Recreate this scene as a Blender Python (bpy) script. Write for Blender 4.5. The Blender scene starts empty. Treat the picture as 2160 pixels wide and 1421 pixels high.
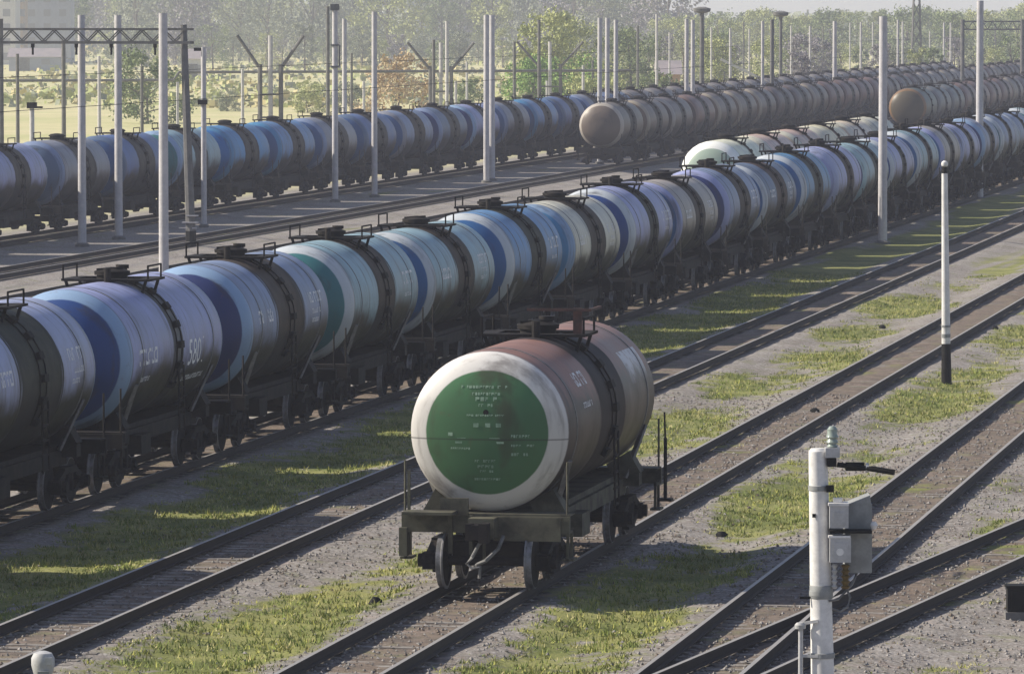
import bpy, math, random
from mathutils import Vector, Matrix, noise
random.seed(7)
R = math.radians
SC = bpy.context.scene
COL = SC.collection

# ------------------------------------------------------------------ camera, sky, sun, exposure
FPX, VPX, HY = 12260.0, 3180.0, 30.0            # focal length, track vanishing point and horizon measured on a 2160 px wide picture
CZ = 10.45                                        # eye height over the ground; rail head is at RZ
RZ = 0.35
PITCH = math.atan((710.5 - HY) / FPX)
TH = math.atan((VPX - 1080) * math.cos(PITCH) / FPX)
FWD = Vector((-math.sin(TH), math.cos(TH), 0)); RGT = Vector((math.cos(TH), math.sin(TH), 0))
cam = bpy.data.objects.new('camera', bpy.data.cameras.new('camera'))
COL.objects.link(cam); SC.camera = cam
cam.location = (0, 0, CZ)
cam.rotation_euler = (math.pi / 2 - PITCH, 0, TH)
cam.data.sensor_width = 36; cam.data.lens = FPX / 2160 * 36
cam.data.clip_start = 1; cam.data.clip_end = 12000

SUN_EL, SUN_BACK = R(36), R(-6)
sh = (RGT * math.cos(SUN_BACK) + FWD * math.sin(SUN_BACK)).normalized()      # the way the light travels over the ground
ldir = Vector((sh.x * math.cos(SUN_EL), sh.y * math.cos(SUN_EL), -math.sin(SUN_EL)))
sun = bpy.data.objects.new('sun', bpy.data.lights.new('sun', 'SUN'))
COL.objects.link(sun); sun.rotation_euler = ldir.to_track_quat('-Z', 'Y').to_euler()
sun.data.energy = 5.0; sun.data.angle = R(0.6); sun.data.color = (1.0, 0.91, 0.76)
W = bpy.data.worlds.new('World'); SC.world = W; W.use_nodes = True
wn = W.node_tree.nodes; wl = W.node_tree.links
sky = wn.new('ShaderNodeTexSky'); sky.sky_type = 'NISHITA'; sky.sun_disc = False
sky.sun_elevation = SUN_EL; sky.sun_rotation = math.atan2(-sh.x, -sh.y); sky.dust_density = 0.6; sky.ozone_density = 1.2; sky.air_density = 1.0
bg = wn['Background']; bg.inputs[1].default_value = 0.062
veil = wn.new('ShaderNodeMix'); veil.data_type = 'RGBA'; veil.blend_type = 'ADD'; veil.inputs[0].default_value = 1.0      # thin pale veil of cloud over the clear sky
wl.new(sky.outputs[0], veil.inputs[6]); veil.inputs[7].default_value = (1.1, 1.1, 1.6, 1); wl.new(veil.outputs[2], bg.inputs[0])
SC.view_settings.view_transform = 'Standard'; SC.view_settings.look = 'None'
SC.view_settings.exposure = 0.42; SC.view_settings.gamma = 1.0; SC.view_settings.use_curve_mapping = False
SC.cycles.volume_bounces = 1; SC.cycles.max_bounces = 6; SC.cycles.volume_step_rate = 4

def at_scale(px, s):            # ground point that lies at picture column px where a metre measures s pixels
    D = FPX / s; lat = (px - 1080) / s
    return FWD * D + RGT * lat
def at_base(px, py, z=0.0):     # point of height z seen at that pixel
    return at_scale(px, (py - HY) / (CZ - z))
def y_of(X, D): return (D + X * math.sin(TH)) / math.cos(TH)
def s_on(X, px):                # picture scale where the line X meets column px
    return (VPX - px) * math.cos(TH) / (-X)

# ------------------------------------------------------------------ mesh builder
class MB:
    def __init__(s): s.v = []; s.f = []; s.m = []; s.sm = []; s.cm = 0
    def mat(s, i): s.cm = i; return s
    def add(s, vs, fs, smooth=False, mtx=None):
        o = len(s.v)
        for p in vs:
            s.v.append(tuple(mtx @ Vector(p)) if mtx else tuple(p))
        for f in fs:
            s.f.append(tuple(i + o for i in f)); s.m.append(s.cm); s.sm.append(smooth)
        return s
    def box(s, c, d, rot=None):
        x, y, z = d[0] / 2, d[1] / 2, d[2] / 2
        vs = [(-x,-y,-z),(x,-y,-z),(x,y,-z),(-x,y,-z),(-x,-y,z),(x,-y,z),(x,y,z),(-x,y,z)]
        m = Matrix.Translation(c)
        if rot: m = m @ rot
        return s.add(vs, [(0,3,2,1),(4,5,6,7),(0,1,5,4),(1,2,6,5),(2,3,7,6),(3,0,4,7)], False, m)
    def bar(s, a, b, w, h=None):
        a = Vector(a); b = Vector(b); d = b - a
        q = d.to_track_quat('Y', 'Z').to_matrix().to_4x4()
        return s.box((a + b) / 2, (w, d.length, h or w), q)
    def tube(s, pts, r, n=8, cap=True):
        pts = [Vector(p) for p in pts]; rs = r if isinstance(r, (list, tuple)) else [r] * len(pts)
        vs = []; fs = []
        for i, p in enumerate(pts):
            d = (pts[min(i + 1, len(pts) - 1)] - pts[max(i - 1, 0)]).normalized()
            up = Vector((0, 0, 1)) if abs(d.z) < .9 else Vector((0, 1, 0))
            a = d.cross(up).normalized(); b = d.cross(a)
            for k in range(n):
                t = 2 * math.pi * k / n
                vs.append(p + a * (rs[i] * math.cos(t)) + b * (rs[i] * math.sin(t)))
        for i in range(len(pts) - 1):
            for k in range(n):
                fs.append((i*n+k, i*n+(k+1)%n, (i+1)*n+(k+1)%n, (i+1)*n+k))
        if cap:
            fs.append(tuple(range(n))[::-1]); fs.append(tuple((len(pts)-1)*n + k for k in range(n)))
        return s.add(vs, fs, n > 5)
    def lathe(s, prof, n=24, mtx=None, smooth=True):     # prof: (radius, height) turned about local Z
        vs = []; fs = []
        for r, h in prof:
            for k in range(n):
                t = 2 * math.pi * k / n
                vs.append((r * math.cos(t), r * math.sin(t), h))
        for i in range(len(prof) - 1):
            for k in range(n):
                fs.append((i*n+k, i*n+(k+1)%n, (i+1)*n+(k+1)%n, (i+1)*n+k))
        fs.append(tuple(range(n))[::-1]); fs.append(tuple((len(prof)-1)*n + k for k in range(n)))
        return s.add(vs, fs, smooth, mtx)
    def build(s, name, mats, parent=None, loc=None, sharp=35):
        me = bpy.data.meshes.new(name); me.from_pydata(s.v, [], s.f); me.update()
        if not isinstance(mats, (list, tuple)): mats = [mats]
        for m in mats: me.materials.append(m)
        me.polygons.foreach_set('material_index', s.m)
        me.polygons.foreach_set('use_smooth', s.sm)
        if any(s.sm): me.set_sharp_from_angle(angle=R(sharp))
        me.update()
        o = bpy.data.objects.new(name, me); COL.objects.link(o)
        if parent: o.parent = parent
        if loc: o.location = loc
        return o
RX = Matrix.Rotation(R(-90), 4, 'X')      # local Z to world Y
RY = Matrix.Rotation(R(90), 4, 'Y')       # local Z to world X

def tag(o, label, cat, group=None, kind=None):
    o['label'] = label; o['category'] = cat
    if group: o['group'] = group
    if kind: o['kind'] = kind
    return o
def thing(name, label, cat, loc=(0,0,0), rz=0, group=None):
    o = bpy.data.objects.new(name, None); COL.objects.link(o); o.empty_display_size = .3
    o.location = loc; o.rotation_euler = (0, 0, rz)
    return tag(o, label, cat, group)
def dup(o, parent=None):
    c = o.copy(); COL.objects.link(c); c.parent = parent
    for ch in KIDS(o): dup(ch, c)
    return c
def KIDS(o): return [x for x in list(o.children)]
ORD = ['zeroth','first','second','third','fourth','fifth','sixth','seventh','eighth','ninth','tenth','eleventh','twelfth','thirteenth','fourteenth','fifteenth','sixteenth','seventeenth','eighteenth','nineteenth']
def ordw(n):
    if n < 20: return ORD[n]
    t = ['', '', 'twent', 'thirt', 'fort', 'fift', 'sixt'][n // 10]
    return t + 'ieth' if n % 10 == 0 else t + 'y-' + ORD[n % 10]

# ------------------------------------------------------------------ materials
class NT:
    def __init__(s, name):
        s.m = bpy.data.materials.new(name); s.m.use_nodes = True
        s.n = s.m.node_tree.nodes; s.l = s.m.node_tree.links; s.b = s.n['Principled BSDF']
    def put(s, sock, v):
        if isinstance(v, bpy.types.NodeSocket): s.l.new(v, sock)
        elif v is not None:
            if sock.type == 'RGBA' and len(v) == 3: v = (*v, 1)
            sock.default_value = v
    def coord(s, k='Object'):
        return s.n.new('ShaderNodeTexCoord').outputs[k]
    def xyz(s, v):
        x = s.n.new('ShaderNodeSeparateXYZ'); s.put(x.inputs[0], v); return x.outputs
    def M(s, op, a, b=None, c=None, clamp=False):
        x = s.n.new('ShaderNodeMath'); x.operation = op; x.use_clamp = clamp
        s.put(x.inputs[0], a)
        if b is not None: s.put(x.inputs[1], b)
        if c is not None: s.put(x.inputs[2], c)
        return x.outputs[0]
    def smooth(s, v, a, b, o0=0.0, o1=1.0):
        x = s.n.new('ShaderNodeMapRange'); x.interpolation_type = 'SMOOTHSTEP'
        s.put(x.inputs['Value'], v); x.inputs[1].default_value = a; x.inputs[2].default_value = b
        x.inputs[3].default_value = o0; x.inputs[4].default_value = o1
        return x.outputs[0]
    def noise(s, v, sc, det=4, rough=.55, scale3=None):
        if scale3:
            mp = s.n.new('ShaderNodeMapping'); s.put(mp.inputs[0], v); mp.inputs['Scale'].default_value = scale3; v = mp.outputs[0]
        x = s.n.new('ShaderNodeTexNoise'); s.put(x.inputs['Vector'], v); x.inputs['Scale'].default_value = sc
        x.inputs['Detail'].default_value = det; x.inputs['Roughness'].default_value = rough
        return x.outputs['Fac']
    def voro(s, v, sc, out='Distance'):
        x = s.n.new('ShaderNodeTexVoronoi'); s.put(x.inputs['Vector'], v); x.inputs['Scale'].default_value = sc
        return x.outputs[out]
    def mix(s, f, a, b, mode='MIX'):
        x = s.n.new('ShaderNodeMix'); x.data_type = 'RGBA'; x.blend_type = mode
        s.put(x.inputs[0], f); s.put(x.inputs[6], a); s.put(x.inputs[7], b)
        return x.outputs[2]
    def ramp(s, f, stops):
        x = s.n.new('ShaderNodeValToRGB'); s.put(x.inputs[0], f)
        e = x.color_ramp.elements
        while len(e) < len(stops): e.new(.5)
        for i, (p, c) in enumerate(stops): e[i].position = p; e[i].color = (*c, 1)
        return x.outputs[0]
    def bump(s, h, st=.3, d=.02):
        x = s.n.new('ShaderNodeBump'); s.put(x.inputs['Height'], h); x.inputs['Strength'].default_value = st; x.inputs['Distance'].default_value = d
        s.l.new(x.outputs[0], s.b.inputs['Normal'])
    def done(s, col, rough=.6, metal=0.0, spec=None):
        s.put(s.b.inputs['Base Color'], col); s.put(s.b.inputs['Roughness'], rough); s.b.inputs['Metallic'].default_value = metal
        if spec is not None: s.b.inputs['Specular IOR Level'].default_value = spec
        return s.m

def worn(name, c1, c2, sc=3, rough=.6, metal=0, bump=0):
    t = NT(name); v = t.coord(); n = t.noise(v, sc, 6, .65)
    col = t.mix(t.smooth(n, .38, .66), c1, c2)
    n2 = t.noise(v, sc * 6, 3); col = t.mix(t.smooth(n2, .3, .8, 0, .35), col, tuple(x * .6 for x in c1))
    if bump: t.bump(n2, bump, .01)
    return t.done(col, rough, metal, .5 if sum(c1) > .6 else .15)

def tank_mat(name, body, disc, ring, spill=(.05,.043,.036), w=1.5, a=4.9, r=1.5, dirt=(.07,.065,.065), rust=0.25, low=-.15, patch=None, seam=False, grime=.5, dk=.87):
    t = NT(name); v = t.coord(); x, y, z = t.xyz(v)
    oi = t.n.new('ShaderNodeObjectInfo').outputs['Random']
    off = t.n.new('ShaderNodeCombineXYZ'); t.l.new(t.M('MULTIPLY', oi, 37.0), off.inputs[1])
    add = t.n.new('ShaderNodeVectorMath'); t.l.new(v, add.inputs[0]); t.l.new(off.outputs[0], add.inputs[1]); vv = add.outputs[0]
    ay = t.M('ABSOLUTE', y)
    rr = t.M('SQRT', t.M('ADD', t.M('MULTIPLY', x, x), t.M('MULTIPLY', z, z)))
    n1 = t.noise(vv, .9, 6, .6); n2 = t.noise(vv, 4.5, 5, .65)
    st = t.noise(vv, 1.0, 5, .6, (1.2, 5.0, .45))
    col = t.mix(t.smooth(n1, .3, .7), tuple(c * .78 for c in body), tuple(min(1, c * 1.14) for c in body))
    cap = t.smooth(ay, a - .03, a + .03)
    n3 = t.noise(vv, 2.0, 4, .6)
    rj = t.M('ADD', rr, t.M('MULTIPLY', t.M('SUBTRACT', n3, .5), .03))
    capc = t.mix(t.smooth(rj, r * (dk - .01), r * (dk + .01)), disc, ring)
    col = t.mix(cap, col, capc)
    # runs of dirt and rust
    col = t.mix(t.M('MULTIPLY', t.smooth(st, .5, .72), grime), col, dirt)
    col = t.mix(t.smooth(n2, .6, .78, 0, rust), col, (.16, .085, .055))
    # welded joints
    for k in (a,):
        d = t.M('ABSOLUTE', t.M('SUBTRACT', ay, k)); col = t.mix(t.smooth(d, .02, .05, .55, 0), col, dirt)
    if seam:
        d = t.M('ABSOLUTE', t.M('ADD', z, .12)); col = t.mix(t.smooth(d, .006, .02, .6, 0), col, (.03,.03,.03))
    if patch:     # (y0, y1, z0, z1, colour): a square painted over on the right flank
        y0, y1, z0, z1, pc = patch
        pm = t.M('MULTIPLY', t.M('MULTIPLY', t.M('GREATER_THAN', y, y0), t.M('LESS_THAN', y, y1)), t.M('MULTIPLY', t.M('GREATER_THAN', z, z0), t.M('LESS_THAN', z, z1)))
        pm = t.M('MULTIPLY', pm, t.M('GREATER_THAN', x, 0)); pm = t.M('MULTIPLY', pm, t.smooth(n2, .72, .5)); col = t.mix(pm, col, pc)
    # oil that ran down from the hatch; belly grease plus painted shade up the flanks
    jit = t.M('MULTIPLY', t.M('SUBTRACT', st, .5), .9)
    sy = t.M('ADD', ay, jit)
    spm = t.smooth(sy, w + .08, w - .05)
    sc = t.mix(t.smooth(n3, .3, .7), spill, tuple(c * 2.0 for c in spill))
    edge = t.M('ABSOLUTE', t.M('SUBTRACT', sy, w - .12)); sc = t.mix(t.smooth(edge, .06, .16, .7, 0), sc, tuple(c * .35 for c in spill))
    col = t.mix(t.M('MULTIPLY', spm, t.M('SUBTRACT', 1.0, cap)), col, sc)
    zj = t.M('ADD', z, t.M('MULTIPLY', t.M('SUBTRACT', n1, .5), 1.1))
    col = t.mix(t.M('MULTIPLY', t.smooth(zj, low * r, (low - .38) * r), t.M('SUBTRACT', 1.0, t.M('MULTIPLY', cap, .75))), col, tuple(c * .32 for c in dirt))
    t.bump(t.M('ADD', n1, t.M('MULTIPLY', n2, .3)), .12, .03)
    return t.done(col, t.M('ADD', t.smooth(n1, .2, .8, .36, .52), t.M('MULTIPLY', spm, .25)), 0, .3)

m_steel = worn('dark_grimy_steel', (.014,.013,.014), (.034,.029,.026), 2.5, .75)
m_bogie = worn('bogie_iron', (.012,.011,.013), (.032,.026,.024), 4, .8)
m_tie = worn('strap_dusty', (.24,.23,.22), (.12,.11,.11), 3, .7)
m_tread = worn('wheel_tread', (.22,.22,.24), (.10,.10,.10), 6, .45, .2)
m_beam = worn('painted_beam', (.12,.115,.085), (.045,.042,.035), 2, .7)
m_brown = worn('brown_hatch', (.10,.055,.05), (.05,.04,.04), 3, .7)
m_white = worn('white_paint', (.78,.77,.76), (.62,.61,.60), 3, .6)
m_hose = worn('hose_rubber', (.20,.20,.2), (.1,.1,.1), 6, .6)
m_letter = worn('letter_white', (.95,.95,.95), (.80,.80,.82), 9, .7)
m_letg = worn('letter_on_green', (.27,.39,.30), (.12,.22,.15), 9, .7)
m_conc = worn('mast_concrete', (.58,.56,.57), (.46,.45,.46), 1.5, .85)
m_concd = worn('mast_concrete_dark', (.20,.195,.19), (.13,.13,.13), 1.5, .85)
m_black = worn('black_paint', (.012,.012,.012), (.02,.02,.02), 4, .7)
m_cab = worn('cabinet_paint', (.50,.50,.51), (.40,.40,.40), 5, .6)
m_grey = worn('grey_housing', (.30,.31,.31), (.22,.23,.23), 4, .65)
m_porc = worn('brown_porcelain', (.16,.11,.04), (.10,.07,.03), 5, .35)
m_pgreen = worn('green_glass', (.32,.38,.34), (.22,.27,.25), 8, .3)

# ------------------------------------------------------------------ ground
TRACKS = {'C': -12.3, 'A': -17.75, 'B': -23.75, 'M': -30.1, 'P': -36.0, 'Q': -46.2, 'S': -52.3, 'N': -58.5, 'L': -66.7}
def grass_w(X, Y):     # how much grass grows at a place: low strips between the tracks, with bare patches
    n = noise.noise(Vector((X * .30, Y * .10, 3.1))) + .55 * noise.noise(Vector((X * .9, Y * .33, 8.2))) + .3 * noise.noise(Vector((X * 2.3, Y * 1.1, 1.7)))
    def z(c, h, k): return max(0, 1 - (abs(X - c) / h) ** 2) * k
    zone = max(z(-26.95, 2.3, 1.6), z(-20.7, 2.0, .95 + max(0, (118 - Y)) * .02), z(-15.05, 1.9, 1.15), z(-9.0, 2.2, .55 if Y > 100 else .15), z(-33.0, 1.2, .5))
    if X < -72: return 1.0
    n += .5 * noise.noise(Vector((X * 5.1, Y * 3.3, 4.4)))
    v = zone + n * 1.05 - .40
    return max(0, min(1, v * 1.5))
_p, _q = at_base(2160, 1095, RZ), at_base(1440, 1400, RZ); _n = (_q - _p).normalized(); _o = Vector((-_n.y, _n.x, 0)); _o = _o if _o.x > 0 else -_o
_p = _p + _o * .797
def ddist(X, Y): return abs((X - _p.x) * _o.x + (Y - _p.y) * _o.y)
def gz(X, Y=0):        # ground height: gravel beds under the tracks
    z = 0.0
    for c in TRACKS.values():
        d = abs(X - c)
        if d < 2.3: z = max(z, .125 * min(1, (2.3 - d) / .75))
    if Y and X > -14:
        d = ddist(X, Y)
        if d < 2.3: z = max(z, .125 * min(1, (2.3 - d) / .75))
    return z
DRC = []    # diverging track centre points, filled below
def build_ground():
    xs = [-1500, -900, -500, -300, -180, -120, -90, -75]
    x = -72
    while x < 6: xs.append(x); x += .38 if x > -36 else .75
    xs += [10, 30, 80, 200, 600]
    ys = [20, 50]; y = 58
    while y < 235: ys.append(y); y += .6
    while y < 800: ys.append(y); y += 6
    ys += [900, 1100, 1400, 1800, 2400, 3200, 4200]
    vs = []; g = []
    for Y in ys:
        for X in xs:
            b = noise.noise(Vector((X * .8, Y * .8, 0))) * .035 if Y < 236 and -36 < X < 6 else 0
            vs.append((X, Y, gz(X, Y) + b)); g.append(grass_w(X, Y))
    nx = len(xs)
    fs = [(j*nx+i, j*nx+i+1, (j+1)*nx+i+1, (j+1)*nx+i) for j in range(len(ys)-1) for i in range(nx-1)]
    me = bpy.data.meshes.new('ground'); me.from_pydata(vs, [], fs)
    at = me.attributes.new('grass', 'FLOAT', 'POINT'); at.data.foreach_set('value', g)
    me.polygons.foreach_set('use_smooth', [True] * len(fs)); me.update()
    t = NT('ground_gravel_and_grass'); v = t.coord(); x, y, z = t.xyz(v)
    a = t.n.new('ShaderNodeAttribute'); a.attribute_name = 'grass'; ga = a.outputs['Fac']
    nb = t.noise(v, .35, 6, .6); nm = t.noise(v, 2.2, 6, .7); nf = t.noise(v, 11, 4, .75); nl = t.noise(v, .06, 3)
    vo = t.voro(v, 13, 'Color'); vs_ = t.xyz(vo)[0]
    grav = t.mix(t.smooth(nb, .35, .65), (.20,.175,.155), (.30,.275,.255))
    grav = t.mix(t.smooth(vs_, 0, 1, 0, .75), grav, t.mix(t.smooth(nf, .35, .65), (.07,.062,.055), (.56,.53,.51)))
    grav = t.mix(t.smooth(nm, .52, .72, 0, .45), grav, (.13,.105,.085))
    # browner, oil stained strips between the rails
    inr = None
    for c in TRACKS.values():
        d = t.M('ABSOLUTE', t.M('SUBTRACT', x, c)); k = t.smooth(d, 1.25, .85); inr = k if inr is None else t.M('MAXIMUM', inr, k)
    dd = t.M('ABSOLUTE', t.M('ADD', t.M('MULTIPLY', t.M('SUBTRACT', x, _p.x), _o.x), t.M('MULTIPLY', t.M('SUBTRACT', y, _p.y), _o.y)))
    inr = t.M('MAXIMUM', inr, t.smooth(dd, 1.25, .85)); rail_shade = t.smooth(t.M('ABSOLUTE', t.M('SUBTRACT', dd, .80)), .30, .10)
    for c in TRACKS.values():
        d = t.M('ABSOLUTE', t.M('SUBTRACT', t.M('ABSOLUTE', t.M('SUBTRACT', x, c)), .80)); k = t.smooth(d, .30, .10); rail_shade = k if rail_shade is None else t.M('MAXIMUM', rail_shade, k)
    grav = t.mix(t.M('MULTIPLY', rail_shade, t.smooth(nm, .3, .55, .45, .9)), grav, (.035,.028,.025))  # shade band beside each rail, painted dark into the gravel
    inner = t.mix(t.smooth(nm, .35, .65), (.09,.07,.055), (.20,.15,.115))
    grav = t.mix(t.M('MULTIPLY', inr, t.M('MULTIPLY', .8, t.M('SUBTRACT', 1.0, rail_shade))), grav, inner)
    moss = t.noise(v, .9, 5, .7); grav = t.mix(t.smooth(moss, .52, .68, 0, .6), grav, (.19,.20,.10))
    grav = t.mix(t.smooth(t.noise(v, 1.7, 5, .7), .55, .7, 0, .5), grav, (.40,.31,.28))
    far = t.smooth(x, -70, -74)
    grassc = t.mix(t.smooth(nb, .35, .65), (.15,.17,.05), (.31,.305,.11))
    grassc = t.mix(t.smooth(nf, .45, .7, 0, .7), grassc, (.055,.08,.025))
    grassc = t.mix(t.smooth(nm, .55, .75, 0, .5), grassc, (.33,.30,.13))
    field = t.mix(t.smooth(nl, .35, .65), (.50,.49,.24), (.62,.56,.33)); field = t.mix(t.smooth(nb, .5, .7, 0, .5), field, (.36,.37,.17))
    gm = t.smooth(t.M('ADD', ga, t.M('MULTIPLY', t.M('SUBTRACT', t.M('ADD', t.M('MULTIPLY', nf, .5), t.M('MULTIPLY', nm, .5)), .5), 3.0)), .34, .86)
    col = t.mix(gm, grav, grassc); col = t.mix(far, col, field)
    t.bump(t.M('ADD', nf, t.M('MULTIPLY', vs_, .5)), .7, .05)
    t.done(col, .95, 0, .2)
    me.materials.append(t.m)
    o = bpy.data.objects.new('ground', me); COL.objects.link(o); o['kind'] = 'structure'
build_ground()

# low grass standing on the strips
def build_grass():
    rnd = random.Random(3); mb = MB()
    tot = 0; tries = 0
    while tot < 30000 and tries < 200000:
        tries += 1
        Y = 62 + 170 * rnd.random() ** 1.5; X = rnd.uniform(-28.9, -6.0)
        w = grass_w(X, Y)
        if rnd.random() > w * .9: continue
        if (any(abs(X - c) < 1.25 for c in TRACKS.values()) or ddist(X, Y) < 1.3) and rnd.random() < .97: continue
        tot += 1; z = gz(X, Y) - .01; h0 = rnd.uniform(.03, .10) * (.5 + w * .7)
        mb.mat(rnd.choice((0, 0, 0, 1, 1, 2)))
        for k in range(5):
            a = rnd.uniform(0, 6.28); px = X + rnd.gauss(0, .06); py = Y + rnd.gauss(0, .06); h = h0 * rnd.uniform(.6, 1.3)
            dx, dy = math.cos(a) * .016, math.sin(a) * .016; lx, ly = rnd.gauss(0, .045), rnd.gauss(0, .045)
            mb.add([(px-dx, py-dy, z), (px+dx, py+dy, z), (px+lx, py+ly, z+h)], [(0, 1, 2)])
    ms = []
    for i, c in enumerate([(.19,.235,.06), (.36,.36,.10), (.46,.42,.20)]):
        t = NT('grass_blade_%s' % 'abc'[i]); n = t.noise(t.coord(), .5, 3)
        ms.append(t.done(t.mix(t.smooth(n, .35, .65), tuple(q * .75 for q in c), tuple(q * 1.2 for q in c)), .8, 0, .2))
    o = mb.build('grass', ms); tag(o, 'low yellow green grass growing in strips between the tracks', 'grass', kind='stuff')
build_grass()
def build_stones():
    rnd = random.Random(5); mb = MB(); n = 0
    oct_ = [(1,0,0),(-1,0,0),(0,1,0),(0,-1,0),(0,0,1),(0,0,-.4)]
    of = [(0,2,4),(2,1,4),(1,3,4),(3,0,4),(2,0,5),(1,2,5),(3,1,5),(0,3,5)]
    while n < 42000:
        Y = 62 + 95 * rnd.random() ** 1.3; X = rnd.uniform(-28, -3)
        if grass_w(X, Y) > .35 and rnd.random() < .93: continue
        n += 1; s = rnd.uniform(.015, .05) * rnd.uniform(.7, 1.15); z = gz(X, Y); r = Matrix.Rotation(rnd.uniform(0, 6), 3, 'Z')
        vs = []
        for v in oct_:
            q = r @ Vector((v[0] * rnd.uniform(.7, 1.3), v[1] * rnd.uniform(.6, 1.1), v[2] * .8)); vs.append((X + q.x * s, Y + q.y * s, z + q.z * s + .015))
        mb.mat(rnd.choice((0, 1, 1, 2))).add(vs, of)
    ms = [worn('stone_' + nm, c, tuple(k * .7 for k in c), 8, .9) for nm, c in (('pale', (.36,.335,.32)), ('grey', (.25,.235,.22)), ('rust', (.22,.18,.15)))]
    tag(mb.build('gravel_stones', ms), 'loose grey and pinkish crushed stones lying over the track beds', 'gravel', kind='stuff')
build_stones()

# ------------------------------------------------------------------ railway tracks
t = NT('rail_side_rust'); n = t.noise(t.coord(), 5, 4); m_rail = t.done(t.mix(n, (.018,.014,.013), (.04,.028,.023)), .85)
t = NT('rail_head_worn'); n = t.noise(t.coord(), 2, 4); m_head = t.done(t.mix(n, (.30,.28,.26), (.42,.40,.38)), .55, .35)
m_slp = worn('sleeper', (.20,.18,.165), (.32,.30,.28), 5, .9)
RP = [(-.07, -.18), (.07, -.18), (.07, -.165), (.012, -.145), (.012, -.045), (.037, -.03), (.037, 0), (-.037, 0), (-.037, -.03), (-.012, -.045), (-.012, -.145), (-.07, -.165)]
def rail_mesh(pts, name, parent):
    mb = MB(); n = len(RP); vs = []
    for i, p in enumerate(pts):
        d = (pts[min(i+1, len(pts)-1)] - pts[max(i-1, 0)]).normalized(); sd = Vector((d.y, -d.x, 0))
        for (u, h) in RP: q = p + sd * u; vs.append((q.x, q.y, RZ + h))
    for i in range(len(pts) - 1):
        for k in range(n):
            mb.mat(1 if k == 6 else 0).add([], [])
    o = len(mb.v); mb.v += vs
    for i in range(len(pts) - 1):
        for k in range(n):
            mb.f.append((i*n+k, (i+1)*n+k, (i+1)*n+(k+1)%n, i*n+(k+1)%n)); mb.m.append(1 if k == 6 else 0); mb.sm.append(False)
    mb.f.append(tuple(range(n))); mb.m.append(0); mb.sm.append(False)
    return mb.build(name, [m_rail, m_head], parent)
slp_mesh = None
def track(label, X, y0, y1, ns0, group='parallel railway tracks of the yard', centre=None, lefts=None, rights=None, tone=0):
    global slp_mesh
    root = thing('railway_track', label, 'railway track', (0, 0, 0), 0, group)
    if centre is None:
        L = [Vector((X - .797, y, 0)) for y in (y0, (y0+y1)/2, y1)]; Rr = [Vector((X + .797, y, 0)) for y in (y0, (y0+y1)/2, y1)]
    else: L, Rr = lefts, rights
    rail_mesh(L, 'rail', root); rail_mesh(Rr, 'rail', root)
    rnd = random.Random(int(abs(X) * 10))
    if slp_mesh is None:
        b = MB(); b.box((0, 0, 0), (2.7, .23, .09)); b.box((-.8, 0, .05), (.32, .15, .02)); b.box((.8, 0, .05), (.32, .15, .02))
        slp_mesh = b.build('sleeper', m_slp); me = slp_mesh.data; bpy.data.objects.remove(slp_mesh); slp_mesh = me
    def spot(i):
        y = ns0 + i * .56
        if centre is None: return Vector((X, y, 0)), 0
        d = centre[1] - centre[0]; k = (y - centre[0].y) / d.y
        return centre[0] + d * k, -math.atan2(d.x, d.y)
    for i in range(100):
        p, a = spot(i)
        o = bpy.data.objects.new('sleeper', slp_mesh); COL.objects.link(o); o.parent = root
        o.location = (p.x + rnd.uniform(-.04, .04), p.y, .070 + rnd.uniform(-.012, .012) + (.012 if X == TRACKS['B'] else 0)); o.rotation_euler = (0, 0, a + rnd.gauss(0, .008))
    if centre is None and X > -31:
        b = MB()
        y = ns0 + 100 * .56
        while y < y1: b.box((X, y, .070), (2.7, .23, .09)); y += .56
        q = b.build('sleepers_beyond', m_slp, root); q['kind'] = 'stuff'
    return root
track('rusty track under the lone green ended tank wagon', TRACKS['A'], 40, 900, 70)
track('empty track between the lone wagon and the long blue train', TRACKS['B'], 40, 900, 80)
track('empty rightmost straight track behind the pole with the switch box', TRACKS['C'], 40, 900, 66)
track('track under the long blue and grey tank train', TRACKS['M'], 40, 900, 100)
track('track under the short row led by the cream tank', TRACKS['P'], 200, 700, 262)
track('track under the dark green tank at the far right', TRACKS['Q'], 100, 900, 450)
track('empty track beside the pale gravel strip left of the blue train', TRACKS['S'], 100, 900, 130)
track('track that leads to the row of brown tanks', TRACKS['N'], 100, 900, 180)
track('track under the farther blue train by the field', TRACKS['L'], 100, 900, 190)
# the diverging track
dl = [at_base(p[0], p[1], RZ) for p in ((2160, 1095), (1440, 1400))]
d = (dl[1] - dl[0]); dn = d.normalized(); off = Vector((-dn.y, dn.x, 0)); off = off if off.x > 0 else -off
dl = [dl[0] - d * 3, dl[0], dl[1], dl[1] + d * .6]
dr = [p + off * 1.594 for p in dl]; dc = [(a + b) / 2 for a, b in zip(dl, dr)]
def rfl(ps): return ps if ps[0].y < ps[-1].y else ps[::-1]
dl, dr, dc = rfl(dl), rfl(dr), rfl(dc)
track('turnout track that branches off to the right behind the equipment pole', -10, 0, 0, dc[0].y, 'parallel railway tracks of the yard', [dc[0], dc[-1]], dl, dr)

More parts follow.
